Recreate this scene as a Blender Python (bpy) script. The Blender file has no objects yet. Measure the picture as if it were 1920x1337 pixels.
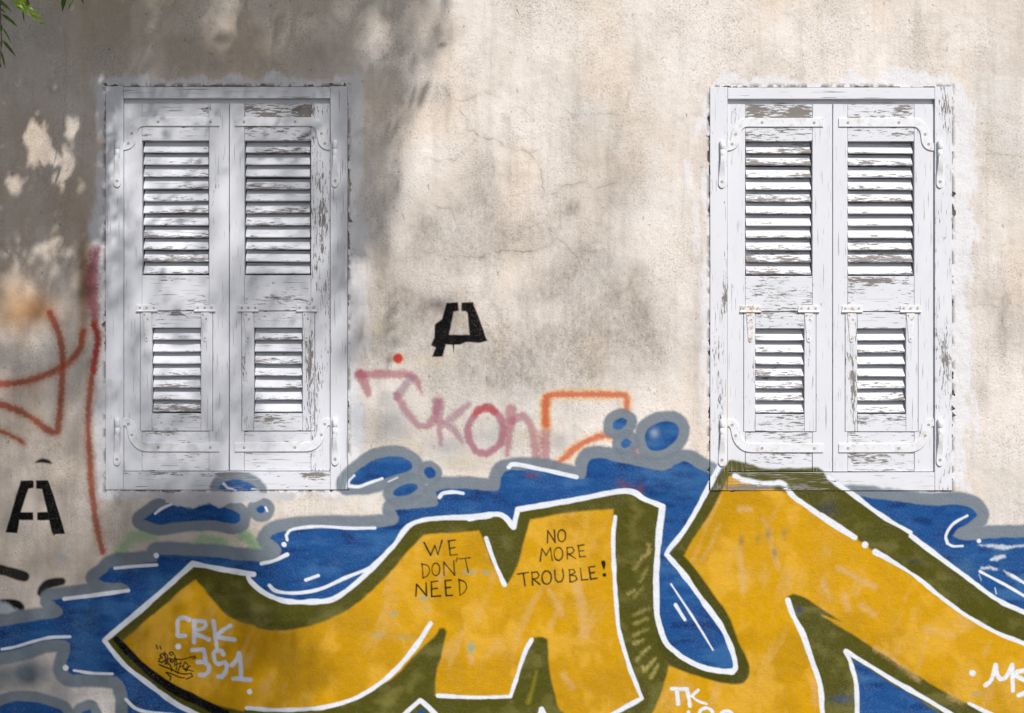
import bpy, math, random
import numpy as np

# ------------------------------------------------------------------ camera, sky, sun, exposure
scene = bpy.context.scene
col = scene.collection
S = 0.0022            # metres per photograph pixel on the wall plane
ZC = 1.85             # height of the picture centre
CAMD = 6.0
def PX(px): return (px - 960.0) * S
def PZ(py): return ZC + (668.5 - py) * S

cam = bpy.data.cameras.new('camera'); camo = bpy.data.objects.new('camera', cam); col.objects.link(camo)
camo.location = (0, -CAMD, ZC); camo.rotation_euler = (math.radians(90), 0, 0)
cam.sensor_fit = 'HORIZONTAL'; cam.sensor_width = 36
cam.lens = 36 * CAMD / (1920 * S); cam.clip_end = 500
scene.camera = camo

SUN = np.array((0.42, -1.0, 1.18)); SUN /= np.linalg.norm(SUN)
elev = math.asin(SUN[2]); rot = math.atan2(SUN[0], SUN[1])
world = bpy.data.worlds.new('World'); scene.world = world; world.use_nodes = True
wn = world.node_tree
sky = wn.nodes.new('ShaderNodeTexSky'); sky.sky_type = 'NISHITA'; sky.sun_disc = False
sky.sun_elevation = elev; sky.sun_rotation = rot; sky.air_density = 1.0; sky.dust_density = 2.5; sky.ozone_density = 0.7
bg = wn.nodes['Background']; wn.links.new(sky.outputs[0], bg.inputs[0]); bg.inputs[1].default_value = 0.058
sun = bpy.data.lights.new('sun', 'SUN'); sun.energy = 3.0; sun.angle = math.radians(0.55); sun.color = (1.0, 0.962, 0.922)
suno = bpy.data.objects.new('sun', sun); col.objects.link(suno)
from mathutils import Vector
suno.rotation_euler = Vector(SUN).to_track_quat('Z', 'Y').to_euler(); suno.location = (3, -6, 8)
scene.view_settings.view_transform = 'Standard'; scene.view_settings.look = 'None'
scene.view_settings.exposure = 0.54; scene.view_settings.gamma = 1.0

rnd = random.Random(7)
rng = np.random.default_rng(11)

# ------------------------------------------------------------------ small helpers
def lin(r, g, b, k=1.0):
    o = []
    for c in (r, g, b):
        c /= 255.0
        o.append((c / 12.92 if c <= 0.04045 else ((c + 0.055) / 1.055) ** 2.4) * k)
    return np.array(o)
TAB = rng.random((256, 256))
def vn(x, y, seed=0):
    x = x + seed * 17.31; y = y + seed * 9.77
    ix = np.floor(x).astype(int); iy = np.floor(y).astype(int)
    fx = x - ix; fy = y - iy
    fx = fx * fx * (3 - 2 * fx); fy = fy * fy * (3 - 2 * fy)
    a = TAB[ix & 255, iy & 255]; b = TAB[(ix + 1) & 255, iy & 255]
    c = TAB[ix & 255, (iy + 1) & 255]; d = TAB[(ix + 1) & 255, (iy + 1) & 255]
    return (a * (1 - fx) + b * fx) * (1 - fy) + (c * (1 - fx) + d * fx) * fy
def fbm(x, y, seed=0, octv=4):
    s = 0; a = 0.5; t = 0
    for o in range(octv):
        s = s + a * vn(x, y, seed + o * 3); t += a; a *= 0.5; x = x * 2.03; y = y * 2.03
    return s / t
def sstep(a, b, x):
    t = np.clip((x - a) / (b - a), 0, 1); return t * t * (3 - 2 * t)

def tag(o, label=None, cat=None, group=None, kind=None):
    if label: o['label'] = label
    if cat: o['category'] = cat
    if group: o['group'] = group
    if kind or cat: o['kind'] = kind or 'thing'
    return o
def empty(name, loc):
    o = bpy.data.objects.new(name, None); col.objects.link(o); o.location = loc
    bpy.context.view_layer.update(); return o
def link(name, me, parent=None, origin=(0, 0, 0)):
    o = bpy.data.objects.new(name, me); col.objects.link(o)
    if parent is not None: o.parent = parent
    return o

# node builder
class NT:
    def __init__(s, name):
        s.m = bpy.data.materials.new(name); s.m.use_nodes = True; s.t = s.m.node_tree
        s.b = s.t.nodes['Principled BSDF']
    def n(s, typ, **kw):
        nd = s.t.nodes.new(typ)
        for k, v in kw.items(): setattr(nd, k, v)
        return nd
    def set(s, sock, v):
        if hasattr(v, 'is_linked') or isinstance(v, bpy.types.NodeSocket): s.t.links.new(v, sock)
        else: sock.default_value = v
    def math(s, op, a, b=0.0, clamp=False):
        nd = s.n('ShaderNodeMath', operation=op); nd.use_clamp = clamp
        s.set(nd.inputs[0], a); s.set(nd.inputs[1], b); return nd.outputs[0]
    def ss(s, lo, hi, x):     # smooth step
        nd = s.n('ShaderNodeMapRange', interpolation_type='SMOOTHSTEP')
        s.set(nd.inputs[0], x); s.set(nd.inputs[1], lo); s.set(nd.inputs[2], hi); return nd.outputs[0]
    def mix(s, f, a, b, blend='MIX'):
        nd = s.n('ShaderNodeMix', data_type='RGBA', blend_type=blend)
        s.set(nd.inputs[0], f)
        for i, v in ((6, a), (7, b)):
            if isinstance(v, (tuple, list, np.ndarray)): v = (*[float(q) for q in v[:3]], 1.0)
            s.set(nd.inputs[i], v)
        return nd.outputs[2]
    def noise(s, vec, scale, detail=3, rough=0.55, dist=0.0):
        nd = s.n('ShaderNodeTexNoise'); s.set(nd.inputs['Vector'], vec)
        nd.inputs['Scale'].default_value = scale; nd.inputs['Detail'].default_value = detail
        nd.inputs['Roughness'].default_value = rough; nd.inputs['Distortion'].default_value = dist
        return nd.outputs[0]
    def mapping(s, vec, scale, loc=(0, 0, 0)):
        nd = s.n('ShaderNodeMapping'); s.set(nd.inputs[0], vec)
        nd.inputs['Scale'].default_value = scale; nd.inputs['Location'].default_value = loc; return nd.outputs[0]
    def attr(s, name):
        return s.n('ShaderNodeAttribute', attribute_name=name)
    def bump(s, h, strength, dist, normal=None):
        nd = s.n('ShaderNodeBump'); nd.inputs['Strength'].default_value = strength; nd.inputs['Distance'].default_value = dist
        s.set(nd.inputs['Height'], h)
        if normal is not None: s.set(nd.inputs['Normal'], normal)
        return nd.outputs[0]

# ------------------------------------------------------------------ materials
def mat_wall():
    s = NT('painted_plaster'); tc = s.n('ShaderNodeTexCoord').outputs['Object']
    aux = s.attr('aux'); sx = s.n('ShaderNodeSeparateXYZ'); s.t.links.new(aux.outputs['Vector'], sx.inputs[0])
    stain, wash, crack = sx.outputs
    pt = s.attr('paint')
    big = s.noise(tc, 1.7, 6, 0.6)
    c = s.mix(s.ss(0.36, 0.64, big), lin(209, 200, 190), lin(231, 224, 218))
    c = s.mix(s.math('MULTIPLY', s.ss(0.5, 0.68, s.noise(s.mapping(tc, (1, 1, 1), (3, 0, 7)), 2.1, 5)), 0.6), c, lin(222, 222, 220))
    c = s.mix(s.math('MULTIPLY', s.attr('pale').outputs['Fac'], s.math('ADD', 0.45, s.math('MULTIPLY', s.noise(tc, 22, 5, 0.7), 0.6)), True), c, lin(238, 232, 226))
    c = s.mix(s.math('MULTIPLY', s.ss(0.5, 0.7, s.noise(s.mapping(tc, (1, 1, 0.6), (9, 0, 2)), 2.6, 5)), 0.5), c, lin(224, 205, 184))
    streak = s.noise(s.mapping(tc, (11, 11, 0.9)), 1.5, 7, 0.68)
    c = s.mix(s.math('MULTIPLY', s.ss(0.47, 0.70, streak), 0.38), c, lin(178, 170, 161))
    mott = s.noise(tc, 14, 6, 0.7)
    c = s.mix(s.math('MULTIPLY', s.ss(0.5, 0.75, mott), 0.45), c, lin(180, 170, 159))
    c = s.mix(s.math('MULTIPLY', s.ss(0.55, 0.75, s.noise(s.mapping(tc, (1, 1, 1), (5, 0, 5)), 9, 5, 0.7)), 0.4), c, lin(238, 232, 226))
    brk = s.noise(s.mapping(tc, (1.3, 1.3, 0.75)), 34, 6, 0.78)
    sfac = s.math('MULTIPLY', stain, s.math('ADD', 0.25, s.math('MULTIPLY', s.ss(0.25, 0.78, brk), 0.55)), True)
    c = s.mix(sfac, c, lin(122, 114, 106))
    pores = s.noise(tc, 118, 4, 0.78)
    dens = s.noise(s.mapping(tc, (1, 1, 0.7), (2, 0, 4)), 5, 4, 0.6)
    pz = s.ss(0.50, 0.72, s.math('ADD', pores, s.math('MULTIPLY', s.math('SUBTRACT', dens, 0.5), 0.35)))
    c = s.mix(s.math('MULTIPLY', pz, 0.52), c, lin(122, 113, 104))
    c = s.mix(s.math('MULTIPLY', s.ss(0.45, 0.75, s.noise(tc, 230, 3, 0.8)), 0.32), c, lin(154, 144, 134))
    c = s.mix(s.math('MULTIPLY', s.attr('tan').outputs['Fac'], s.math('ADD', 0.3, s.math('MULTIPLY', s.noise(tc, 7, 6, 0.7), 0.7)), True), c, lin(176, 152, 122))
    bru = s.noise(s.mapping(tc, (3.0, 3.0, 0.5)), 60, 4, 0.7)
    wf = s.math('MULTIPLY', wash, s.ss(0.31, 0.62, s.math('ADD', bru, s.math('MULTIPLY', wash, 0.14))), True)
    c = s.mix(wf, c, lin(224, 226, 232))
    c = s.mix(crack, c, lin(92, 80, 68))
    # spray paint, thinner where the render is pitted
    vary = s.noise(tc, 75, 4, 0.7)
    pc = s.mix(s.math('MULTIPLY', s.ss(0.40, 0.72, vary), 0.15), pt.outputs['Color'], s.mix(0.55, (0.0, 0.0, 0.0), pt.outputs['Color']))
    pc = s.mix(s.math('MULTIPLY', s.ss(0.5, 0.72, s.noise(tc, 26, 5, 0.7)), 0.02), pc, (0.7, 0.7, 0.7))
    thin = s.math('SUBTRACT', 1.0, s.math('MULTIPLY', pz, 0.13))
    pa = s.math('MULTIPLY', pt.outputs['Alpha'], thin, True)
    c = s.mix(pa, c, pc)
    s.t.links.new(c, s.b.inputs['Base Color'])
    rg = s.n('ShaderNodeMix', data_type='FLOAT'); s.set(rg.inputs[0], pt.outputs['Alpha']); rg.inputs[2].default_value = 0.95; rg.inputs[3].default_value = 0.75
    s.t.links.new(rg.outputs[0], s.b.inputs['Roughness']); s.b.inputs['Specular IOR Level'].default_value = 0.08
    h1 = s.noise(tc, 95, 5, 0.75)
    h2 = s.noise(tc, 20, 4, 0.6)
    h3 = s.noise(tc, 5, 3, 0.5)
    h = s.math('ADD', s.math('MULTIPLY', h1, 0.5), s.math('ADD', s.math('MULTIPLY', h2, 0.9), s.math('MULTIPLY', h3, 1.6)))
    h = s.math('SUBTRACT', h, s.math('MULTIPLY', pz, 0.25))
    h = s.math('SUBTRACT', h, s.math('MULTIPLY', crack, 0.6))
    h = s.math('ADD', h, s.math('MULTIPLY', wf, 0.15))
    s.t.links.new(s.bump(h, 0.42, 0.008), s.b.inputs['Normal'])
    return s.m

def mat_wood():
    s = NT('flaking_white_paint'); g = s.attr('guv').outputs['Vector']
    wear = s.attr('wear').outputs['Fac']; pt = s.attr('paint')
    fine = s.noise(s.mapping(g, (26, 165, 60)), 1.0, 5, 0.68, 0.35)
    patch = s.noise(s.mapping(g, (5, 19, 9), (4, 2, 0)), 1.0, 4, 0.6)
    v = s.math('ADD', s.math('MULTIPLY', fine, 0.74), s.math('MULTIPLY', patch, 0.43))
    thr = s.math('SUBTRACT', 0.845, s.math('MULTIPLY', wear, 0.36))
    fl = s.ss(s.math('SUBTRACT', thr, 0.006), s.math('ADD', thr, 0.006), v)
    edge = s.ss(s.math('SUBTRACT', thr, 0.022), thr, v)
    bare = s.mix(s.noise(s.mapping(g, (14, 300, 40)), 1.0, 4, 0.7), lin(96, 91, 88), lin(152, 147, 143))
    tone = s.noise(s.mapping(g, (3, 9, 9), (1, 7, 0)), 1.0, 3, 0.6)
    white = s.mix(tone, lin(208, 211, 218), lin(222, 225, 232))
    grime = s.noise(s.mapping(g, (12, 220, 60), (8, 1, 3)), 1.0, 5, 0.7)
    white = s.mix(s.math('MULTIPLY', s.ss(0.56, 0.78, grime), 0.22), white, lin(150, 148, 150))
    blot = s.noise(s.mapping(g, (9, 30, 30), (2, 3, 3)), 1.0, 4, 0.65)
    white = s.mix(s.math('MULTIPLY', s.ss(0.55, 0.8, blot), 0.18), white, lin(190, 184, 172))
    hair = s.noise(s.mapping(g, (7, 210, 60), (5, 5, 5)), 1.0, 2, 0.5)
    hm = s.math('MULTIPLY', s.ss(0.655, 0.69, hair), 0.7)
    white = s.mix(hm, white, lin(120, 114, 110))
    c = s.mix(s.math('MULTIPLY', pt.outputs['Alpha'], s.math('SUBTRACT', 1.0, s.math('MULTIPLY', s.ss(0.50, 0.72, grime), 0.5)), True), white, pt.outputs['Color'])
    c = s.mix(fl, c, bare)
    s.t.links.new(c, s.b.inputs['Base Color'])
    r = s.n('ShaderNodeMix', data_type='FLOAT'); s.set(r.inputs[0], fl); r.inputs[2].default_value = 0.5; r.inputs[3].default_value = 0.9
    s.t.links.new(r.outputs[0], s.b.inputs['Roughness']); s.b.inputs['Specular IOR Level'].default_value = 0.3
    h = s.math('SUBTRACT', s.math('MULTIPLY', grime, 0.35), s.math('ADD', s.math('MULTIPLY', edge, 0.55), s.math('MULTIPLY', hm, 0.4)))
    s.t.links.new(s.bump(h, 0.5, 0.0022), s.b.inputs['Normal'])
    return s.m

def mat_metal(name, rust):
    s = NT(name); tc = s.n('ShaderNodeTexCoord').outputs['Object']
    n1 = s.noise(tc, 38, 5, 0.7); n2 = s.noise(tc, 170, 4, 0.7)
    c = s.mix(s.ss(0.4, 0.7, n1), lin(224, 227, 233), lin(210, 212, 216))
    c = s.mix(s.math('MULTIPLY', s.ss(0.60 - 0.16 * rust, 0.80 - 0.16 * rust, n1), 0.35 + 0.55 * rust), c, lin(196, 160, 96))
    c = s.mix(s.math('MULTIPLY', s.ss(0.66 - 0.10 * rust, 0.74 - 0.10 * rust, n2), 0.4 + 0.5 * rust), c, lin(120, 74, 40))
    s.t.links.new(c, s.b.inputs['Base Color']); s.b.inputs['Roughness'].default_value = 0.42
    s.t.links.new(s.bump(s.math('ADD', n1, s.math('MULTIPLY', n2, 0.3)), 0.3, 0.002), s.b.inputs['Normal'])
    return s.m

def mat_simple(name, c1, c2, scale, rough=0.8, bump=0.3, bd=0.003):
    s = NT(name); tc = s.n('ShaderNodeTexCoord').outputs['Object']
    n1 = s.noise(tc, scale, 5, 0.65)
    s.t.links.new(s.mix(s.ss(0.35, 0.65, n1), c1, c2), s.b.inputs['Base Color']); s.b.inputs['Roughness'].default_value = rough
    s.t.links.new(s.bump(n1, bump, bd), s.b.inputs['Normal'])
    return s.m

def mat_leaf():
    s = NT('leaf_green'); g = s.attr('tone').outputs['Fac']
    c = s.mix(g, lin(50, 78, 18), lin(150, 190, 40))
    s.t.links.new(c, s.b.inputs['Base Color']); s.b.inputs['Roughness'].default_value = 0.45
    tr = s.n('ShaderNodeBsdfTranslucent'); s.t.links.new(s.mix(g, lin(70, 105, 20), lin(170, 215, 40)), tr.inputs[0])
    mx = s.n('ShaderNodeMixShader'); mx.inputs[0].default_value = 0.25
    s.t.links.new(s.b.outputs[0], mx.inputs[1]); s.t.links.new(tr.outputs[0], mx.inputs[2])
    s.t.links.new(mx.outputs[0], s.t.nodes['Material Output'].inputs[0])
    return s.m

M_wall = mat_wall(); M_wood = mat_wood()
M_metal = mat_metal('white_enamel_iron', 0.0); M_rusty = mat_metal('rust_spotted_iron', 1.0); M_semi = mat_metal('worn_enamel_iron', 0.38); M_half = mat_metal('rust_edged_iron', 0.6)
M_screw = mat_simple('screw_head', lin(148, 146, 143), lin(190, 186, 182), 300, 0.5)
M_dark = mat_simple('dark_backing', lin(46, 42, 40), lin(60, 54, 50), 30)
M_pave = mat_simple('pavement_asphalt', lin(84, 82, 79), lin(108, 105, 100), 9, 0.9)
M_bark = mat_simple('grey_bark', lin(70, 60, 50), lin(112, 100, 86), 22, 0.9, 0.8, 0.02)
M_leaf = mat_leaf()

# ------------------------------------------------------------------ paint canvas on the wall grid
xs = np.concatenate([np.arange(-330, -12, 6.0), np.arange(-12, 1932, 1.5), np.arange(1932, 2256, 6.0)])
ys = np.concatenate([np.arange(-162, -12, 6.0), np.arange(-12, 1350, 1.5), np.arange(1350, 1482, 6.0)])
H, W = len(ys), len(xs)
GX, GY = np.meshgrid(xs, ys)
RGB = np.zeros((H, W, 3)); ALP = np.zeros((H, W)); EID = np.zeros((H, W), int)
WOB = (fbm(GX / 22.0, GY / 22.0, 5, 3) - 0.5) * 3.2          # hand wobble of every edge
GRN = fbm(GX / 4.0, GY / 4.0, 2, 2) - 0.5
NB = fbm(GX / 60.0, GY / 60.0, 8, 4)

Z = dict(G1=(0, 820, 1241 / 480), G2=(440, 820, 1241 / 480), G3=(880, 820, 1241 / 480), G4=(1220, 820, 983 / 380), G5=(1540, 820, 983 / 380),
         T1=(640, 520, 1920 / 700), T3=(640, 0, 1872 / 700), R4=(0, 450, 526 / 240), Z2=(160, 520, 1761 / 540), E1=(280, 1140, 1425 / 210),
         B1=(600, 1150, 3.84), K1=(1100, 1200, 6.0), L1=(0, 1040, 4.5), R1=(1640, 1000, 1111 / 280), P1=(680, 420, 1918 / 660), PH=(0, 0, 1))
def P(z, s):
    ox, oy, k = Z[z]; v = [float(t) for t in s.replace(',', ' ').split()]
    return [(ox + v[i] / k, oy + v[i + 1] / k) for i in range(0, len(v), 2)]

def spline(pts, closed=False, corner=52, n=8):
    m = len(pts)
    if m < 3: return pts
    A = [np.array(p) for p in pts]
    def ang(i):
        a = A[i] - A[(i - 1) % m]; b = A[(i + 1) % m] - A[i]
        return math.degrees(math.acos(max(-1, min(1, float(a @ b) / (np.linalg.norm(a) * np.linalg.norm(b) + 1e-9)))))
    cor = [(not closed and i in (0, m - 1)) or ang(i) > corner for i in range(m)]
    out = []
    for i in range(m if closed else m - 1):
        p1, p2 = A[i], A[(i + 1) % m]
        p0 = 2 * p1 - p2 if cor[i] else A[(i - 1) % m]
        p3 = 2 * p2 - p1 if cor[(i + 1) % m] else A[(i + 2) % m]
        for j in range(n):
            t = j / n
            out.append(tuple(0.5 * (2 * p1 + (p2 - p0) * t + (2 * p0 - 5 * p1 + 4 * p2 - p3) * t * t + (3 * p1 - p0 - 3 * p2 + p3) * t ** 3)))
    if not closed: out.append(tuple(A[-1]))
    return out
def win(x0, x1, y0, y1):
    i0, i1 = np.searchsorted(xs, (x0, x1)); j0, j1 = np.searchsorted(ys, (y0, y1))
    return slice(max(j0 - 1, 0), min(j1 + 1, H)), slice(max(i0 - 1, 0), min(i1 + 1, W))
BIG = 60.0
def dist_poly(pts, m, widths=None, closed=False):
    """unsigned distance (minus local half width) to a polyline on the sub-grid that holds it"""
    a = np.array(pts); hw = np.zeros(len(a)) if widths is None else np.array(widths) / 2
    mm = m + hw.max()
    w = win(a[:, 0].min() - mm, a[:, 0].max() + mm, a[:, 1].min() - mm, a[:, 1].max() + mm)
    D = np.full(GX[w].shape, m + 1.0)
    oj, oi = w[0].start, w[1].start
    for k in range(len(a) if closed else len(a) - 1):
        p, q = a[k], a[(k + 1) % len(a)]; h0, h1 = hw[k], hw[(k + 1) % len(a)]
        sw = win(min(p[0], q[0]) - mm, max(p[0], q[0]) + mm, min(p[1], q[1]) - mm, max(p[1], q[1]) + mm)
        lw = (slice(sw[0].start - oj, sw[0].stop - oj), slice(sw[1].start - oi, sw[1].stop - oi))
        if lw[0].start < 0 or lw[1].start < 0:
            lw = (slice(max(lw[0].start, 0), lw[0].stop), slice(max(lw[1].start, 0), lw[1].stop)); sw = (slice(lw[0].start + oj, sw[0].stop), slice(lw[1].start + oi, sw[1].stop))
        x = GX[sw] - p[0]; y = GY[sw] - p[1]; d = q - p; L2 = d @ d + 1e-12
        t = np.clip((x * d[0] + y * d[1]) / L2, 0, 1)
        dd = np.hypot(x - t * d[0], y - t * d[1]) - (h0 + (h1 - h0) * t)
        np.minimum(D[lw][:dd.shape[0], :dd.shape[1]], dd[:D[lw].shape[0], :D[lw].shape[1]], out=D[lw][:dd.shape[0], :dd.shape[1]])
    return w, D
def sdf_fill(pts, m=BIG):
    w, D = dist_poly(pts, m, closed=True)
    X = xs[w[1]]; Y = ys[w[0]]; ins = np.zeros(D.shape, bool); n = len(pts)
    for k in range(n):
        (x0, y0), (x1, y1) = pts[k], pts[(k + 1) % n]
        if y0 == y1: continue
        r = np.where((Y >= min(y0, y1)) & (Y < max(y0, y1)))[0]
        if len(r) == 0: continue
        xc = x0 + (Y[r] - y0) * (x1 - x0) / (y1 - y0)
        ins[r] ^= X[None, :] < xc[:, None]
    return w, np.where(ins, -D, D)
def over(w, cov, c, eid):
    a = np.clip(cov, 0, 1); A = ALP[w]; out = a + A * (1 - a)
    c = np.asarray(c)
    if c.ndim == 1: c = c[None, None, :]
    f = (a / np.maximum(out, 1e-6))[..., None]
    RGB[w] = RGB[w] * (1 - f) + c * f; ALP[w] = out
    if eid is not None:
        E = EID[w]; E[a > 0.5] = eid
def cover(D, w, soft, wob=1.0, grain=0.0):
    return 1 - sstep(-soft / 2, soft / 2, D + WOB[w] * wob + GRN[w] * grain)
def fill(pts, c, eid, soft=2.5, a=1.0, smooth=True, wob=1.0, grow=0.0, grain=0.0, tone=None, corner=52):
    if smooth: pts = spline(pts, True, corner)
    w, D = sdf_fill(pts)
    cc = c if tone is None else tone(w, D, c)
    over(w, a * cover(D - grow, w, soft, wob, grain), cc, eid); return w, D
def stroke(pts, width, c, eid, soft=2.2, a=1.0, smooth=True, wob=0.5, grain=0.0, closed=False, corner=52):
    wd = width if isinstance(width, (list, tuple)) else [width] * len(pts)
    n0 = len(pts)
    if smooth and n0 > 2:
        pts2 = spline(pts, closed, corner); wd = list(np.interp(np.linspace(0, n0 - 1, len(pts2)), range(n0), wd)); pts = pts2
    if len(pts) > 6:
        ph = rnd.uniform(0, 99); wd = [w_ * (1 + .26 * (float(vn(np.array(ph + i * .23), np.array(ph), 3)) - .5)) for i, w_ in enumerate(wd)]
    w, D = dist_poly(pts, max(10, soft + 6), wd, closed)
    over(w, a * cover(D, w, soft, wob, grain), c, eid)
def dot(z, x, y, r, c, eid, soft=2.2, ry=None, rotd=0, a=1.0, grow=0):
    ry = ry or r; t = math.radians(rotd); k = Z[z][2]; ox, oy, _ = Z[z]; pts = []
    for i in range(28):
        q = i / 28 * 2 * math.pi; ex, ey = r * math.cos(q), ry * math.sin(q)
        pts.append((ox + (x + ex * math.cos(t) - ey * math.sin(t)) / k, oy + (y + ex * math.sin(t) + ey * math.cos(t)) / k))
    return fill(pts, c, eid, soft, a, False, grow=grow)

KA = 0.78
WHITE = lin(228, 234, 243, 0.93); GREY = lin(124, 137, 150, KA); BLUE = lin(30, 86, 152, KA); OLIVE = lin(86, 84, 22, KA)
YEL = lin(220, 165, 8, 0.81); BLACK = lin(14, 13, 14, KA); INK = lin(46, 40, 34, KA); ROSE = lin(192, 84, 88, KA); PURP = lin(150, 116, 142, KA)
ORNG = lin(212, 80, 56, KA); GLOW = lin(246, 190, 96, KA); BRICK = lin(168, 66, 42, KA); GRN_ = lin(150, 190, 142, KA)
def tone_blue(w, D, c):
    n = fbm(GX[w] / 70, GY[w] / 26, 21, 4); k = sstep(0.45, 0.75, n)[..., None]
    n2 = fbm(GX[w] / 40, GY[w] / 14, 25, 4); k2 = sstep(0.5, 0.8, n2)[..., None]
    return c * (1 - 0.5 * k) + lin(70, 126, 184, KA) * 0.5 * k - k2 * 0.7 * (c - lin(8, 50, 114, KA))
def tone_yel(w, D, c):
    n = fbm(GX[w] / 46, GY[w] / 60, 31, 5); k = sstep(0.5, 0.72, n)[..., None]
    n2 = fbm(GX[w] / 24 + GY[w] / 60, GY[w] / 70, 37, 4); k2 = sstep(0.58, 0.8, n2)[..., None]
    n3 = fbm(GX[w] / 90, GY[w] / 90, 41, 4); k3 = sstep(0.45, 0.7, n3)[..., None]
    c = c * (1 - 0.6 * k3) + lin(190, 142, 6, .84) * 0.6 * k3
    c = c * (1 - 0.6 * k) + lin(232, 180, 62, .86) * 0.6 * k
    return c * (1 - 0.42 * k2) + lin(230, 186, 116, KA) * 0.42 * k2
def tone_olive(w, D, c):
    n = fbm(GX[w] / 34, GY[w] / 24, 51, 5); k = sstep(0.42, 0.75, n)[..., None] * sstep(6, 30, -D)[..., None]
    return c * (1 - 0.5 * k) + lin(134, 128, 68, KA) * 0.5 * k

# element ids -> part names
(E_MURAL, E_M, E_Y, E_STA, E_STB, E_RED, E_ROSE, E_CRK, E_WE, E_NO, E_TK, E_MS, E_SCRIB, E_MARK, E_MARK2, E_MARK3, E_DAB) = range(1, 18)

# --- older scrawls beneath the mural
# grey and purple mist over the plaster
def mist(z, x, y, rx, ry, c, a, seed):
    k = Z[z][2]; cx, cy = Z[z][0] + x / k, Z[z][1] + y / k; rx /= k; ry /= k
    w = win(cx - 2.2 * rx, cx + 2.2 * rx, cy - 2.2 * ry, cy + 2.2 * ry)
    d = ((GX[w] - cx) / rx) ** 2 + ((GY[w] - cy) / ry) ** 2
    n = fbm(GX[w] / 40, GY[w] / 40, seed, 3)
    over(w, a * np.exp(-d) * (0.5 + n), c, None)
for q in ((270, 760, 90, 110, 0.6), (560, 880, 150, 60, 0.5), (1120, 850, 60, 60, 0.45), (780, 820, 160, 90, 0.3), (230, 620, 40, 50, 0.35), (80, 740, 60, 140, 0.45), (620, 960, 200, 40, 0.25)):
    mist('T1', q[0], q[1], q[2], q[3], lin(150, 158, 170, KA), q[4], int(q[0]))
for q in ((640, 960, 150, 70), (330, 890, 120, 60), (1000, 820, 120, 50), (200, 260, 110, 50), (480, 430, 120, 40)):
    mist('T1', q[0], q[1], q[2], q[3], lin(226, 212, 186, KA), 0.5, int(q[1]))
mist('G5', 880, 250, 120, 200, lin(214, 216, 212, KA), 0.35, 3)
mist('L1', 250, 1000, 330, 130, lin(112, 124, 134, KA), 0.9, 9); mist('L1', 560, 1180, 200, 110, lin(128, 136, 142, KA), 0.8, 12); mist('L1', -300, 1050, 400, 160, lin(112, 124, 134, KA), 0.9, 9)
mist('G1', 760, 500, 340, 70, lin(176, 172, 160, KA), 0.45, 4)
mist('R4', 120, 285, 130, 80, lin(222, 158, 84, KA), 0.5, 7); mist('R4', 150, 290, 70, 50, lin(214, 140, 66, KA), 0.45, 27); mist('R4', 70, 230, 110, 110, lin(222, 176, 120, KA), 0.45, 17); mist('R4', 60, 600, 120, 40, lin(190, 120, 80, KA), 0.3, 18); mist('R4', 40, 330, 60, 50, lin(190, 140, 84, KA), 0.5, 5)
mist('R4', 345, 200, 26, 220, lin(142, 108, 66, KA), 0.75, 6)
stroke(P('R4', '395 40 382 130 380 250 392 330'), [16, 22, 22, 16], lin(168, 66, 82, KA), E_RED, 16, 0.8, grain=9)
stroke(P('R4', '345 60 350 200 345 330 338 400'), 16, lin(158, 112, 74, KA), None, 22, 0.4, grain=9)
for (s_, w_) in (('-60 600 0 592 60 588 120 578 220 540 300 485 332 430 340 375', 13), ('205 300 240 380 256 470 255 560 248 690 236 790 200 782 120 725 60 695 0 676 -60 660', 13),
                 ('-40 765 0 785 50 805 95 832', 8), ('385 345 403 400 397 450 380 540 365 680 362 760 366 860 374 990 390 1130 405 1210 422 1280', 12)):
    stroke(P('R4', s_), w_ + 8, lin(196, 128, 84, KA), None, 14, 0.45, grain=6)
    stroke(P('R4', s_), w_ * .86, BRICK, E_RED, 7, 0.78, grain=5)
stroke(P('R4', '388 350 402 400 396 450 385 540'), 10, lin(176, 44, 48, KA), E_RED, 9, 0.7, grain=4)
# rose scrawl in the middle
SCR = [('100 500 200 497 340 500 385 530 415 602', [14, 12, 11, 11, 3], ROSE, .9), ('95 500 120 545 140 600', [16, 15, 10], ROSE, .9),
       ('352 520 320 570 288 610', 13, PURP, .75), ('288 610 335 690 400 765 445 762 478 720 498 648', 12, lin(182, 98, 116, KA), .85),
       ('498 645 503 740 512 862', [19, 12, 6], lin(178, 100, 120, KA), .8), ('655 655 600 700 535 748 585 790 622 850', [9, 12, 12, 11, 6], lin(172, 112, 134, KA), .8),
       ('872 682 866 780 852 912', [20, 13, 7], ROSE, .85), ('878 735 935 712 975 765 992 850 1000 965', 12, lin(188, 100, 108, KA), .85),
       ('1045 960 1052 800 1050 660 1062 620', 14, lin(196, 100, 96, KA), .88), ('1010 960 1024 860 1020 800', 7, lin(206, 110, 90, KA), .6)]
for s_, w_, c_, a_ in SCR: stroke(P('T1', s_), [q * 1.25 for q in w_] if isinstance(w_, list) else w_ * 1.25, c_ * .62 + PURP * .38, E_ROSE, 9, a_ * .8, grain=5)
stroke(P('T1', '700 690 650 780 680 880 745 910 820 850 825 740 760 665 715 680'), 14, lin(176, 104, 126, KA), E_ROSE, 7, 0.82, closed=True, grain=4)
stroke(P('T1', '690 700 740 665 790 690'), 13, ROSE, E_ROSE, 8, 0.8, grain=4)
dot('T1', 291, 417, 34, GLOW, None, 9, a=.5); dot('T1', 291, 417, 27, lin(210, 72, 68, KA), E_ROSE, 5)
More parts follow.
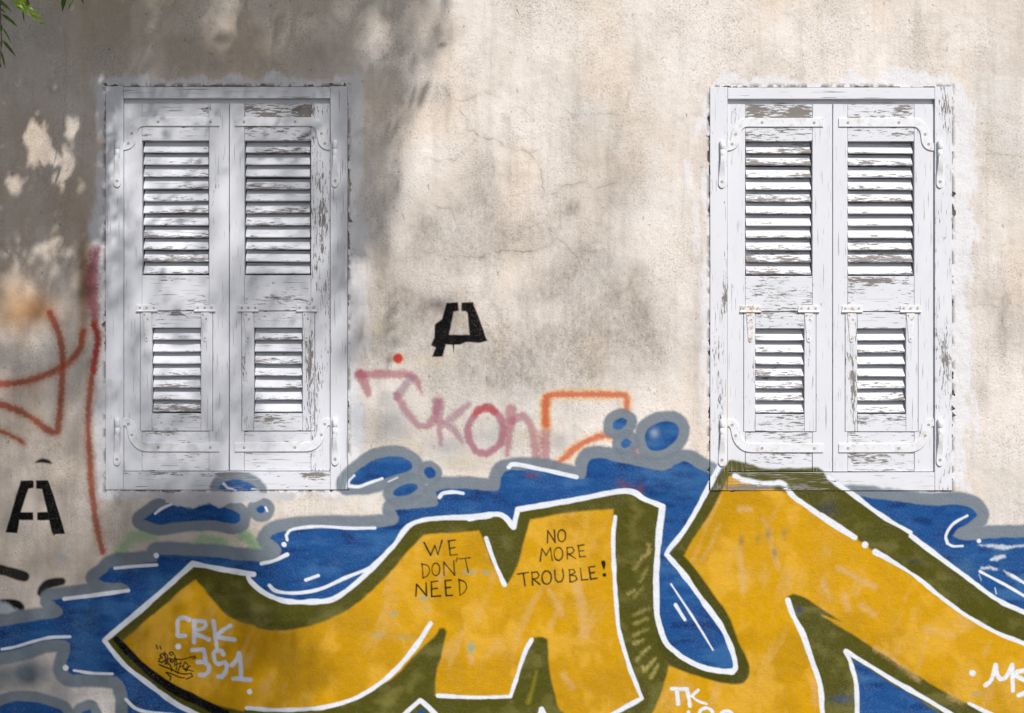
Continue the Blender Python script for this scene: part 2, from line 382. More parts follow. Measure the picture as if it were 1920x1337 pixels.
for s_, w_ in (('1052 760 1052 640 1085 604 1250 602 1435 605 1468 622 1468 690', 11), ('1090 975 1150 925 1230 860 1330 818 1400 818', 11), ('1495 880 1510 900 1525 930', 10)):
    stroke(P('T1', s_), w_ + 9, GLOW, None, 12, 0.6, grain=5); stroke(P('T1', s_), w_, ORNG, E_ROSE, 7, 0.74, grain=5)
# green smudges
for z_, s_, w_ in (('G1', '570 570 620 510 650 480 740 475', 20), ('G1', '935 530 985 490 1090 515', 18), ('G2', '45 470 90 510 150 560', 20), ('G1', '1190 480 1250 540', 14)):
    stroke(P(z_, s_), w_, GRN_, None, 16, 0.75, grain=9)
# black marks at the left edge
stroke(P('L1', '-120 100 0 128 90 150 205 185'), 19, BLACK, E_MARK, 5, 0.97)
stroke(P('L1', '350 320 370 280 420 245 520 225'), [16, 17, 18, 15], BLACK, E_MARK2, 6, 0.97)
fill(P('L1', '-80 385 0 375 100 378 170 400 205 440 200 485 130 470 60 420 -80 440'), BLACK, E_MARK3, 6)
fill(P('L1', '-90 400 20 390 100 440 190 490 90 515 -90 545'), lin(170, 188, 200, KA), None, 10, 0.85, grain=8)
fill(P('G1', '160 126 178 110 205 101 235 112 248 126'), BLACK, E_DAB, 5)
fill(P('L1', '480 10 520 -5 560 20 562 55 530 75 505 50'), lin(205, 205, 212, KA), None, 4, 0.9)
# stencils
for s_ in ('100 210 158 209 163 216 162 245 138 250 118 310 102 362 161 362 161 402 95 402 84 464 25 462', '175 210 232 208 262 290 316 468 268 470 262 480 250 458 238 402 180 402 180 364 230 362 205 250 175 248'):
    fill(P('G1', s_), BLACK, E_STA, 2.5, 1.0, False, wob=0.6)
for s_ in ('540 130 600 128 604 172 578 178 553 296 556 345 538 346 522 408 465 410 485 362 461 350 478 310 482 242 518 212', '618 130 677 127 700 190 752 328 715 338 655 332 660 296 650 185 640 174 618 172', '545 296 662 296 700 332 640 334 612 347 545 347'):
    fill(P('T1', s_), BLACK, E_STB, 3, 1.0, False, wob=0.8)
stroke(P('T1', '577 340 577 385'), [3.2, 2.2], BLACK, E_STB)

# --- the mural: grey halo, blue cloud
BL = (P('L1', '-1500 700 -600 650 0 608 200 570 400 545 470 530 530 500 520 450 440 385 540 372 640 362') + P('G1', '480 760 600 748 625 727 590 708 520 702 478 686 520 655 560 625 740 605 762 590 765 568 900 572 1100 585')
      + P('G2', '0 592 125 602 190 595 225 562 215 525 170 490 190 470 250 452 420 440 600 438 760 430 795 402 788 372 775 350 860 345 975 335 986 300 976 266 1020 252 1100 250')
      + P('G3', '0 250 120 260 150 240 157 188 200 160 350 160 450 185 520 200 562 190 578 120 620 100 750 125 930 160 1000 130 1060 122 1170 178 1500 300')
      + [(1400, 1100), (1560, 1120)] + P('G5', '60 300 190 288 300 302 450 322 560 330 660 325 730 345 757 378 720 412 660 448 640 478 700 500 800 490 983 484 1300 480')
      + [(2300, 1000), (2300, 1470), (-320, 1470)] + P('L1', '-1400 1650 -700 1400') + P('G1', '600 1600 615 1400 620 1290 612 1230 590 1180 540 1155 420 1148 345 1150 318 1110 340 1040 338 1000 300 982 220 985 120 1015 0 1042 -400 1060 -1000 1080'))
BLs = spline(BL, True, 75)
wB, DB = sdf_fill(BLs)
over(wB, 0.96 * cover(DB - 24, wB, 7, 1.2, 1.5), GREY, E_MURAL)
# loose blobs
BLOB = [('T1', '1395 778 1400 745 1440 722 1472 735 1462 765 1430 785', 18), ('T1', '1440 850 1465 828 1492 848 1470 872 1448 872', 17), ('T1', '1562 830 1580 775 1650 742 1715 748 1738 785 1720 840 1660 882 1590 888', 20),
        ('G2', '548 232 555 205 600 160 680 105 780 92 845 115 860 135 845 160 720 205 640 225', 20), ('G2', '765 275 785 245 840 222 885 228 885 250 840 278 790 287', 18), ('G2', '918 172 925 150 950 145 972 165 968 192 940 200', 12),
        ('G1', '690 400 760 352 835 325 880 332 920 346 1010 325 1090 340 1150 362 1167 388 1140 418 1000 402 850 415 770 422', 20), ('G2', '100 345 130 330 152 345 140 366 115 366', 17), ('Z2', '818 1292 845 1252 930 1232 1015 1255 1062 1300 940 1312', 17),
        ('L1', '-60 1330 0 1275 120 1240 260 1240 400 1275 520 1320 560 1420 200 1500 -60 1480', 20), ('L1', '690 1330 760 1300 800 1400', 18)]
for z_, s_, g_ in BLOB:
    w, D = sdf_fill(spline(P(z_, s_), True, 80)); over(w, 0.95 * cover(D - g_, w, 6, 1.1, 1.5), GREY, E_MURAL)
over(wB, cover(DB, wB, 4, 1.2, 1.5), tone_blue(wB, DB, BLUE), E_MURAL)
for z_, s_, g_ in BLOB: fill(P(z_, s_), BLUE, E_MURAL, 4, tone=tone_blue, corner=80)
fill(P('G1', '560 262 620 300 700 296 790 300 812 318 850 330 905 336 935 346 985 328 1020 322 1070 336 1120 322 1160 320 1230 318 1290 300 1400 310 1440 270 1200 262 800 262'), lin(212, 213, 218, KA), None, 3, .85, wob=2.5, grain=4)
mist('T1', 1610, 800, 22, 22, lin(190, 205, 225, KA), 0.7, 2)
for q in ((760, 240, 30, 20), (830, 250, 20, 30), (730, 215, 20, 14), (300, 185, 30, 12)): mist('G3', *q, lin(120, 70, 92, KA), 0.7, 5)
for s_, w_ in (('760 522 830 528 900 534 990 524', [2, 6, 7, 4]), ('825 592 850 586 890 578', [3, 8, 3]), ('780 636 815 632 850 642', [3, 6, 3]), ('890 648 910 665 935 685', [3, 6, 3]), ('940 680 965 700', [4, 4]), ('765 668 775 690', [4, 3])):
    stroke(P('G5', s_), w_, lin(216, 225, 233, .85), None, 5, .85, grain=4, wob=1.2)
mist('G5', 700, 640, 60, 40, lin(84, 130, 160, KA), 0.5, 8)

# olive shadow shapes (the outline of each letter)
M_out = P('G1', '500 985 700 822 935 610') + P('G1', '1230 662') + P('G2', '72 690 130 745 200 782 270 797 370 798 470 787 560 730 660 640 770 525 880 410 1150 386') + P('G3', '0 395 145 372 215 435 235 350 500 305 755 258 850 300 940 335 925 450 905 600 903 720 908 850 945 980 1010 1045 1080 1090') + [(1290, 1240), (1230, 1480)] + [(480, 1480)] + P('G1', '960 1345 850 1290 700 1180 600 1100')
Y_out = P('G4', '265 280 170 430 80 560 150 660 250 800 340 910 390 1030 412 1120 400 1140 300 1130 180 1090 95 1035') + [(1243, 1215), (1180, 1345), (1150, 1480), (2300, 1480), (2300, 1260)] + P('G5', '983 850 850 790 720 690 560 570 430 460 300 385 170 290 70 225 20 180') + P('G4', '840 160 800 142 700 148 560 146 500 132 450 116 385 108 330 180')
fill(Y_out, OLIVE, E_Y, 4, tone=tone_olive, smooth=True, corner=40)
fill(M_out, OLIVE, E_M, 4, tone=tone_olive, smooth=True, corner=40)
# blue drop between the letters, rimmed in olive
DROP = P('G4', '52 340 40 480 28 620 26 740 30 860 50 945 78 1005 150 1065 240 1115 330 1136 400 1140 414 1110 390 1020 335 905 250 790 150 650 86 580 160 455 230 340 280 250 200 200')
OLD = P('G4', '55 350 30 620 30 860 80 1005 240 1115 400 1140 414 1110 390 1020 335 905 250 790 150 650 86 580')
w, D = sdf_fill(spline(P('G4', '92 1060 200 1125 330 1165 430 1160 448 1100 420 990 360 880 270 760 165 620 140 575 90 580 60 800 60 980'), True, 70)); over(w, cover(D - 11, w, 5, 1), OLIVE * 0.82, E_Y)
fill(DROP, BLUE, E_MURAL, 3.5, tone=tone_blue, corner=60)
# yellow faces
YM = (P('G1', '600 985 700 895 800 810 900 725 948 690 985 730 1040 800 1100 860 1160 895 1241 918') + P('G2', '90 920 200 937 330 922 470 875 600 800 690 718 760 650 830 565 900 490 935 470 1060 462 1185 452 1218 530 1241 590')
      + P('G3', '100 590 172 722 205 680 240 600 268 490 295 400 430 372 560 358 700 348 698 420 695 520 700 640 705 780 715 920 740 1020 778 1130 835 1265 690 1337') + [(1130, 1365), (1080, 1420), (1062, 1345)]
      + P('B1', '1725 690 1690 580 1655 420 1645 290 1640 185 1600 168 1560 172 1530 190 1480 270 1435 400 1372 600 1100 608 850 590 830 580 838 440 880 270 912 130 895 105 860 108 820 170 700 280 560 430 400 540 220 635 0 695')
      + P('G2', '350 1320 200 1325 50 1315') + P('G1', '1180 1325 1000 1285 860 1222 760 1150 680 1080'))
fill(YM, YEL, E_M, 6, tone=tone_yel, corner=40)
YY = (P('G4', '163 575 200 500 270 395 330 290 385 185 470 205 560 235 640 262 690 285 760 335 830 385 983 485') + P('G5', '90 445 165 490 215 525 260 560 340 605 420 655 490 705 560 765 630 815 700 865 840 945 983 1005') + [(2300, 1370), (2300, 1480), (1890, 1400)]
      + P('G5', '800 1345 680 1280 580 1225 480 1165 390 1110 300 1050 200 985 100 925 0 862') + P('G4', '920 892 860 850 800 812 740 775 690 757 660 775 690 850 740 960 790 1090 825 1215 840 1345') + [(1545, 1420), (1180, 1420)]
      + P('K1', '740 822 800 690 860 530 925 290 1080 345 1300 425 1500 475 1720 500 1800 450 1832 370 1820 250 1770 130 1700 0') + P('G4', '380 870 300 750 220 640'))
fill(YY, YEL, E_Y, 6, tone=tone_yel, corner=40)
# yellow remnants, scuffs and drips on the letters
for z_, s_, w_, a_ in (('G3', '390 740 450 860', 8, .5), ('G3', '520 720 545 820 555 960', 16, .55), ('G3', '455 1150 500 1210', 10, .5), ('G4', '430 540 440 640 448 740', 9, .6), ('G4', '575 470 600 560 620 630', 9, .5),
                       ('G4', '545 400 575 450', 8, .4), ('G4', '330 430 290 520 250 600', 5, .4), ('G4', '430 345 480 350', 10, .6), ('G5', '85 635 170 680 260 725', 9, .7), ('G5', '110 770 130 830', 12, .6), ('G5', '190 815 260 860', 10, .6), ('G5', '10 700 40 780', 8, .5), ('G5', '500 930 640 960', 12, .35),
                       ('G2', '1140 1060 1150 1090', 9, .6), ('R1', '10 860 110 920 230 1010 330 1090', 8, .55), ('R1', '560 1215 650 1255', 6, .5), ('G4', '790 1180 800 1290', 9, .5)):
    stroke(P(z_, s_), w_, lin(232, 190, 130, KA), None, 12, a_, grain=8)
for z_, x_, y_, rx, ry, a_ in (('G2', 1140, 655, 30, 12, .8), ('G2', 1220, 656, 14, 8, .6), ('G2', 915, 780, 22, 14, .6), ('G2', 770, 855, 18, 16, .5), ('G2', 1145, 1020, 16, 26, .75), ('G2', 820, 970, 40, 14, .35), ('G2', 930, 830, 20, 16, .35), ('G2', 690, 960, 50, 12, .3), ('G5', 755, 1245, 30, 14, .4), ('G3', 80, 655, 16, 8, .6)):
    mist(z_, x_, y_, rx, ry, lin(140, 180, 160, KA), a_, int(x_))
for x_, y_ in ((440, 500), (520, 490), (570, 470), (650, 465), (600, 560)): mist('G4', x_, y_, 14, 26, lin(120, 110, 96, KA), .5, x_)
# olive details: V between the humps, streaky right side
fill(P('G3', '40 440 75 480 110 580 172 720 190 700 232 600 262 500 290 398 240 376 215 440 150 400'), OLIVE, E_M, 4, tone=tone_olive, smooth=False)
for s_, a_ in (('870 520 868 560 830 590', .5), ('830 600 800 640', .35), ('800 740 770 760', .5), ('845 725 800 770', .3), ('870 830 800 860', .35), ('860 880 800 905', .45), ('860 930 800 960', .4), ('840 985 800 1000', .6), ('870 1020 825 1060 815 1080', .65), ('900 1075 850 1130 840 1110', .7), ('915 1105 880 1165', .6), ('860 640 830 700', .35)):
    stroke(P('G3', s_), [4, 6, 5][:len(P('G3', s_))], lin(186, 172, 100, KA), None, 9, min(1, a_ * 1.35), grain=6)
stroke(P('B1', '1560 420 1530 540 1500 640'), [3, 6, 9], lin(160, 150, 40, KA), None, 9, .6); stroke(P('B1', '560 560 480 640'), 16, lin(142, 136, 66, KA), None, 14, .5, grain=6); stroke(P('B1', '700 440 640 540'), 16, lin(132, 126, 62, KA), None, 16, .5, grain=6)
for s_ in ('830 360 790 420 800 480', '790 300 800 340'): stroke(P('G3', s_), 12, lin(132, 124, 62, KA), None, 14, .5, grain=6)
mist('G4', 850, 350, 50, 40, lin(56, 66, 84, KA), .55, 3); mist('R1', 300, 210, 60, 20, lin(56, 60, 84, KA), .5, 3); mist('G4', 720, 840, 22, 20, lin(48, 70, 110, KA), .7, 3); mist('G4', 930, 1270, 60, 20, lin(40, 80, 130, KA), .6, 3)
mist('G2', 120, 830, 60, 20, lin(128, 120, 70, KA), .6, 2); mist('G1', 1180, 770, 60, 16, lin(120, 112, 66, KA), .5, 2)
# black lower rim of the M
stroke(P('G1', '562 978 640 1060 740 1150 850 1225 960 1278 1090 1345'), [11, 13, 15, 17, 18, 20], BLACK * 0.6, E_M, 4)
# white outlines
for z_, s_, w_, e_ in (
    ('G1', '960 1345 850 1290 700 1180 600 1100 505 985 700 822 935 612 1080 640 1230 664', 10.5, E_M),
    ('G2', '65 665 75 695 130 745 200 782 270 797 370 798 470 787 560 730 660 640 770 525 880 410 1150 386 1241 380', 10.5, E_M),
    ('G3', '0 394 145 374 215 434 235 350 500 305 755 260 850 300 938 335 925 450 910 600 905 720 910 850 945 980 985 1030', 10.5, E_M),
    ('G4', '1300 0', 0, 0),
    ('G4', '52 340 38 480 30 620 28 740 32 860 52 945 80 1005 115 1035 150 1065 240 1112 330 1133 395 1138 412 1110 390 1020 335 905 250 790 150 650 88 580 82 555 160 455 230 340 290 225 335 140', 10.5, E_Y),
    ('G4', '410 185 470 208 560 222 640 222 690 285 760 335 830 385 900 430 983 482', 11, E_Y),
    ('G5', '0 378 80 432 162 486', 11, E_Y), ('G5', '262 556 340 600 420 650 490 700 560 760 630 812 700 862 840 942 983 1000 1200 1080', [10, 9, 8, 8, 8, 8, 8, 8, 8, 8], E_Y),
    ('G5', '40 190 170 290 300 385 432 462', 9, E_Y), ('G5', '435 478 560 572 720 690 850 785 983 848 1200 930', 10, E_Y),
    ('G4', '665 790 690 860 740 960 785 1090 820 1200 835 1345', [11, 11, 11, 11, 10, 10], E_Y),
    ('G5', '175 1345 170 1200 145 1100 120 1040 230 1105 350 1180 500 1265 640 1350', 9.5, E_Y),
    ('R1', '700 1265 820 1325 900 1365', 8, E_Y),
    ('G2', '950 902 880 1010 810 1095 740 1165 650 1230 560 1275 450 1305 350 1318 200 1322 60 1312', [9, 10, 9, 9, 9, 9, 9, 8.5, 8, 8], E_M),
    ('B1', '850 592 1100 605 1372 600 1430 420 1480 270 1525 190', 8, E_M), ('B1', '560 770 700 645 740 640 850 745', 9, E_M), ('B1', '1575 760 1595 690 1640 760', 9, E_M),
    ('G3', '82 490 120 600 170 715', [8, 8, 9], E_M), ('G3', '708 385 697 480 702 640 712 800 725 930 760 1060 790 1150 836 1265 690 1345', 9, E_M)):
    if w_: stroke(P(z_, s_), [q * .92 for q in w_] if isinstance(w_, list) else w_ * .92, WHITE, e_, 2.4, 1.0, wob=0.9)
dot('G5', 212, 522, 16, WHITE, E_Y)
fill(P('B1', '650 760 735 685 820 800'), BLUE, E_MURAL, 3); fill(P('G5', '150 1075 240 1130 350 1200 500 1290 600 1360 185 1360 182 1200'), BLUE, E_MURAL, 3, tone=tone_blue, corner=40)
# white accents on the blue
for z_, s_, w_ in (('L1', '15 797 120 780 300 728 420 700 590 692', 5.5), ('G1', '312 783 480 762 622 742', 7), ('G1', '558 634 650 625 760 618', 6), ('G1', '358 1130 440 1142 545 1146', 5.5), ('G1', '610 1270 660 1315 740 1335 850 1345', 6),
                   ('G2', '255 498 250 475 275 448 350 435 430 432 550 440 680 440', 6), ('G2', '130 612 190 598 255 568', 7), ('G2', '345 692 405 670', 6), ('G2', '168 718 200 745 270 755 350 750 430 730 540 680 665 632', 6.5), ('G2', '470 787 560 730 670 628', 4),
                   ('G2', '552 235 600 240 650 222 715 200', 6), ('G2', '552 232 556 210 580 185', 4), ('G2', '745 215 790 195', 2.5), ('G2', '993 290 1010 272 1060 265 1108 272', 6.5), ('G3', '190 145 220 130 350 155 520 192', 8), ('G3', '978 712 1050 820 1120 930 1180 1030', 4), ('G3', '1000 812 1045 885', 6),
                   ('G5', '708 380 640 420 605 475 612 515 640 528 685 527', 5), ('R1', '785 285 900 345 1010 405 1130 475 1300 560', 5.5), ('R1', '1020 310 1130 380 1300 480', 5.5), ('R1', '895 405 905 450', 2), ('Z2', '850 1260 880 1285 920 1300', 5), ('Z2', '1025 1290 1060 1300', 4), ('G1', '752 370 785 345 830 325', 5), ('G2', '150 340 158 358', 4)):
    stroke(P(z_, s_), w_, WHITE, E_MURAL, 2.2, 1.0)
dot('G1', 757, 573, 13, WHITE, E_MURAL); dot('G1', 318, 1118, 17, WHITE, E_MURAL); dot('G2', 240, 519, 13, WHITE, E_MURAL); dot('G5', 765, 503, 13, WHITE, E_MURAL); dot('G2', 700, 0, 0.1, WHITE, None)

# tags
for s_ in ('505 150 450 125 395 132 362 165 358 250 360 350 400 360 455 352', '575 165 572 300 567 440', '572 175 640 165 705 180 715 220 690 255 640 275 580 280', '600 340 680 365 755 402', '812 170 830 300 858 500', '1030 225 950 275 870 335', '860 370 960 388 1080 405',
           '540 535 690 530 705 600 715 690 650 690 615 690', '715 700 755 740 750 810 700 850 640 850', '940 590 920 545 850 545 815 580 835 680 880 715 960 690 985 740 960 830 920 875 880 870', '1050 730 1110 660 1140 575 1160 700 1168 880', '1070 900 1180 905 1285 915'):
    stroke(P('E1', s_), 8.2, lin(214, 220, 234, KA), E_CRK, 2.0)
dot('E1', 367, 490, 40, WHITE, E_CRK); dot('E1', 1275, 1065, 32, WHITE, E_CRK)
for s_ in ('190 575 150 585 135 610 165 630 125 650 120 680 160 690 205 665', '195 555 205 640 215 705', '178 600 220 585', '232 600 228 650 240 705', '215 655 250 640', '262 640 268 690', '255 570 290 560 310 585 275 605 250 575', '285 645 275 675 298 695 312 665 285 645', '328 600 325 680 322 740', '315 640 380 655 440 650 490 640',
           '345 650 350 740 335 815', '340 720 395 700', '405 690 380 760 360 830', '385 750 430 735', '450 690 425 760 470 805 500 740 470 700 450 690', '520 740 445 775 560 805', '125 720 190 748 265 775 285 800', '200 712 250 715 270 740 290 785', '290 785 360 820 440 840 530 832', '215 820 270 832 380 880 445 888', '530 828 550 870 470 905', '215 822 255 860 275 880 265 915', '88 470 104 520', '135 488 150 525', '505 632 580 612', '550 645 592 632'):
    stroke(P('E1', s_), 2.5, BLACK, E_SCRIB, 1.6, wob=.2)
def letters(z, items, w, e):
    for s_ in items: stroke(P(z, s_), w, INK, e, 1.8, 0.95, wob=0.4, smooth=len(s_.split()) > 8)
def ring(cx, cy, rx, ry): return ' '.join('%g %g' % (cx + rx * math.cos(i / 9 * 6.5), cy + ry * math.sin(i / 9 * 6.5)) for i in range(10))
for s_ in ('918 510 950 572', '950 572 970 525', '970 525 985 568', '985 568 1005 500', '1038 505 1045 572', '1035 503 1070 498', '1042 540 1068 534', '1045 572 1080 569', '908 612 913 682', '905 614 935 622 945 645 935 670 912 682', ring(975, 640, 19, 31), '1015 670 1014 606', '1014 606 1066 668', '1066 668 1062 598', '1079 585 1074 602', '1088 590 1140 584', '1118 588 1132 655',
           '878 770 882 712', '882 712 930 768', '930 768 928 705', '953 700 955 772', '953 702 985 697', '955 736 982 732', '955 772 998 769', '1020 695 1025 768', '1020 696 1050 692', '1022 730 1046 727', '1025 768 1055 766', '1088 690 1092 766', '1086 690 1115 702 1124 728 1112 752 1092 766'):
    p = P('G2', s_); stroke(p, 2.8, INK * .8, E_WE, 1.9, 0.97, wob=0.5, smooth=len(p) > 3)
for s_ in ('378 512 380 452', '380 452 416 510', '416 510 412 450', ring(448, 477, 19, 30), '343 600 352 540', '352 540 372 572', '372 572 393 536', '393 536 402 596', ring(432, 565, 21, 32), '475 590 474 535', '472 536 498 532 508 548 498 562 478 566', '480 566 516 588', '528 525 535 580', '526 526 555 521', '532 552 553 549', '535 580 562 577',
           '234 663 288 655', '262 660 270 720', '307 716 303 655', '300 656 328 652 338 668 328 682 306 687', '308 686 342 713', ring(375, 680, 23, 33), '414 645 417 685 430 702 448 698 456 675 452 640', '488 700 485 642', '483 643 505 640 513 655 490 668', '490 668 515 672 522 688 508 698 488 701', '538 634 545 692', '545 692 575 689', '580 630 588 688', '578 630 608 625', '584 659 606 655', '588 688 620 683'):
    p = P('G3', s_); stroke(p, 2.8, INK * .8, E_NO, 1.9, 0.97, wob=0.5, smooth=len(p) > 3)
fill(P('G3', '637 605 645 596 657 597 661 608 658 628 652 650 646 630'), INK * 0.7, E_NO, 1.8); dot('G3', 655, 667, 11, INK * 0.7, E_NO, 1.8)
for s_, w_ in (('955 548 1040 552 1130 552', 6.5), ('1015 560 1030 720', 7), ('1130 560 1150 650 1162 740', 7), ('1255 565 1190 625', 6), ('1185 635 1260 690 1350 720', 5), ('1145 810 1150 850', 6)): stroke(P('K1', s_), w_, WHITE, E_TK, 2.0)
stroke(P('K1', '1270 830 1290 780 1345 765 1400 790 1420 840 1390 900 1310 900'), 6.5, WHITE, E_TK, closed=True); stroke(P('K1', '1500 850 1540 810 1600 805 1640 840 1640 900 1540 910'), 6.5, WHITE, E_TK, closed=True)
for s_ in ('825 1130 865 1095 885 1040 900 980', '900 980 912 1050 935 1085 970 1075 1000 1030 1022 980', '1022 980 1025 1090 1028 1170', '1111 1020 1060 1030 1050 1060 1090 1080 1150 1110 1140 1180 1070 1205'): stroke(P('R1', s_), 8, WHITE, E_MS, 2.2)
dot('R1', 728, 1040, 23, WHITE, E_MS)

# --- stains, whitewash margins, cracks
WINS = [dict(dx=0.0, dy=0.0), dict(dx=1132.6, dy=1.4)]
FR = (198.5, 651.8, 162.0, 918.0)
def rect_out(dx, dy, m=(0, 0, 0, 0)):
    x0, x1, y0, y1 = FR; x0 += dx; x1 += dx; y0 += dy; y1 += dy
    return np.maximum.reduce([(x0 - GX) - m[0], (GX - x1) - m[1], (y0 - GY) - m[2], (GY - y1) - m[3]])
nA = fbm(GX / 34, GY / 70, 61, 4); nBr = fbm(GX / 9, GY / 60, 67, 3); nBh = fbm(GX / 60, GY / 9, 69, 3)
w0 = 1 - sstep(-9, 6, rect_out(0, 0, (24, 28, 20, 14)) + (nA - 0.5) * 46 + (nBr - .5) * 14)
w1 = 1 - sstep(-7, 5, rect_out(WINS[1]['dx'], WINS[1]['dy'], (8, 36, 22, 8)) + (nA - 0.5) * 54 + (nBr - .5) * 20)
WASH = np.maximum(w0 * 0.82, w1 * 0.78)
for (cx, cy, rx, ry, a) in ((1815, 335, 22, 40, .8), (1310, 240, 12, 20, .8), (1288, 340, 10, 45, .7), (1310, 420, 16, 60, .5), (680, 560, 16, 200, .6), (1322, 600, 12, 200, .6), (200, 700, 30, 200, .4), (1810, 700, 20, 160, .4)):
    WASH = np.maximum(WASH, a * np.exp(-((GX - cx) / rx) ** 4 - ((GY - cy) / ry) ** 4) * sstep(.3, .5, nBr))
STAIN = np.zeros((H, W))
for (x, y, rx, ry, a) in ((1105, 500, 60, 55, .75), (1125, 545, 30, 40, .6), (930, 445, 70, 38, .6), (905, 350, 40, 60, .55), (875, 405, 60, 40, .5), (815, 430, 36, 34, .6), (1000, 560, 170, 50, .5), (1090, 620, 130, 90, .75), (1220, 620, 50, 60, .55), (860, 640, 120, 50, .35), (770, 590, 60, 50, .5), (1000, 690, 190, 50, .45), (720, 620, 30, 120, .4), (1075, 390, 14, 14, .8), (1060, 300, 50, 120, .25), (1150, 380, 30, 90, .4), (1200, 330, 30, 40, .35), (800, 470, 60, 40, .4), (760, 560, 40, 30, .5), (690, 640, 20, 60, .4), (900, 700, 120, 60, .35), (1000, 420, 30, 60, .35), (880, 500, 60, 40, .4),
                          (1895, 600, 36, 60, .5), (1880, 300, 40, 60, .3), (1900, 100, 50, 80, .2), (1860, 560, 20, 40, .3), (1830, 420, 16, 90, .3), (120, 420, 60, 160, .35), (30, 150, 120, 120, .3), (300, 60, 200, 60, .25), (1315, 560, 12, 250, .4), (1300, 700, 20, 120, .3), (170, 620, 14, 160, .3), (420, 120, 120, 20, .3), (620, 110, 60, 40, .35)):
    STAIN += 1.3 * a * np.exp(-((GX - x) / rx) ** 2 - ((GY - y) / ry) ** 2)
STAIN = STAIN * (0.5 + 1.0 * fbm(GX / 30, GY / 60, 77, 4)) + 0.45 * sstep(0.56, 0.78, fbm(GX / 40, GY / 110, 81, 5)) * sstep(-50, 300, GY)
STAIN = np.clip(STAIN, 0, 1) * (1 - 0.7 * WASH)
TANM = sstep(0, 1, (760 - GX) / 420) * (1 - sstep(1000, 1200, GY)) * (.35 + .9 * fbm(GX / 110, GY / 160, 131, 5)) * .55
PALE = 0.65 * sstep(.50, .70, fbm(GX / 120, GY / 150, 121, 5))
for (x, y, rx, ry, a) in ((1035, 590, 50, 24, 1), (860, 420, 60, 40, .7), (930, 530, 120, 30, .5), (780, 300, 40, 50, .6), (950, 240, 40, 110, .5), (1050, 90, 90, 70, .6), (1180, 60, 120, 60, .4), (1245, 470, 40, 70, .6), (1240, 330, 60, 40, .5), (1000, 400, 40, 40, .5), (900, 120, 60, 80, .4), (730, 740, 50, 70, .6), (740, 640, 20, 50, .5), (700, 830, 60, 30, .7), (800, 860, 80, 30, .6), (1160, 680, 60, 40, .4), (1270, 600, 30, 70, .5), (1860, 380, 40, 90, .5), (1850, 700, 40, 90, .6), (1880, 850, 50, 60, .5), (1830, 60, 50, 50, .4), (1240, 150, 50, 60, .4), (1500, 60, 200, 40, .4), (330, 950, 120, 16, .7), (560, 950, 70, 16, .6), (50, 990, 60, 40, .2)):
    PALE = np.maximum(PALE, 1.2 * a * np.exp(-((GX - x) / rx) ** 2 - ((GY - y) / ry) ** 2) * (.55 + .9 * fbm(GX / 26, GY / 26, 125, 4)))
PALE = np.clip(PALE, 0, 1); STAIN *= 1 - .5 * PALE
CRACK = np.zeros((H, W))
def crack(z, s_, wd, a):
    pts = P(z, s_); out = [pts[0]]
    for p, q in zip(pts, pts[1:]):
        n = max(2, int(math.dist(p, q) / 7))
        for i in range(1, n + 1):
            t = i / n; out.append((p[0] + (q[0] - p[0]) * t + rnd.gauss(0, 1.8), p[1] + (q[1] - p[1]) * t + rnd.gauss(0, 1.8)))
    w, D = dist_poly(out, 14, [wd * rnd.uniform(.5, 1.2) for _ in out])
    c = np.maximum(0.7 * a * (1 - sstep(-0.4, 2.0, D)), 0.18 * a * (1 - sstep(0, 10, D)))
    CRACK[w] = np.maximum(CRACK[w], c * (0.35 + 0.65 * sstep(.3, .6, vn(GX[w] / 14, GY[w] / 14, 5))))
for s_, wd, a in (('520 440 560 520 600 560 640 655 740 700 850 745 945 770 990 830 1010 930 1020 985', 1.4, .6), ('945 770 995 745', .8, .5), ('1020 985 1080 970 1100 1060 1105 1150', .8, .45), ('690 1295 800 1255 950 1260 1040 1235 1080 1195 1050 1155', 1.7, .75), ('1080 1195 1130 1225 1180 1300 1210 1330', 1.2, .6),
                  ('1100 940 1210 915 1265 950 1380 915', .9, .5), ('420 795 570 810 640 750 670 700', .7, .4), ('470 1030 560 1050 570 1110', .8, .5), ('440 1270 560 1280 690 1295', .9, .5), ('590 510 650 490 700 465 760 470 790 490', .8, .45), ('1240 600 1290 570 1430 575 1440 450', .7, .4), ('915 550 960 600', .8, .4), ('750 760 760 850 750 960', 1.0, .3), ('1220 1260 1340 1250', .7, .4), ('1340 1040 1280 1140', .8, .3)):
    crack('T3', s_, wd, a)
for s_, wd, a in (('1815 577 1850 572 1885 575 1925 560', 1.0, .5), ('1870 580 1885 620 1880 690', .8, .4), ('1830 292 1870 288 1930 296', .7, .4), ('240 150 236 142 250 132', .7, .4), ('1830 455 1822 500 1834 560', .6, .3), ('1560 925 1600 935 1640 922', 1.4, .6), ('1310 905 1330 900 1332 925 1318 932', 1.4, .7), ('1500 925 1520 930', 3, .8)):
    crack('PH', s_, wd, a)
for _ in range(260):
    x, y = rnd.uniform(0, 1920), rnd.uniform(0, 900)
    w, D = dist_poly([(x, y), (x + rnd.gauss(0, 2), y + abs(rnd.gauss(0, 4)))], 5, [rnd.uniform(.6, 2.2), .4])
    CRACK[w] = np.maximum(CRACK[w], rnd.uniform(.3, .8) * (1 - sstep(-.6, 1.2, D)))
for q_ in WINS:
    d_ = rect_out(q_['dx'], q_['dy']); CRACK = np.maximum(CRACK, 0.75 * (1 - sstep(0, 9, d_)) * sstep(.42, .62, fbm(GX / 9, GY / 14, 95, 3) + .12 * (vn(GX / 60, GY / 60, 93) - .5)))
CRACK *= (1 - 0.85 * np.clip(ALP, 0, 1) * (EID > 0))

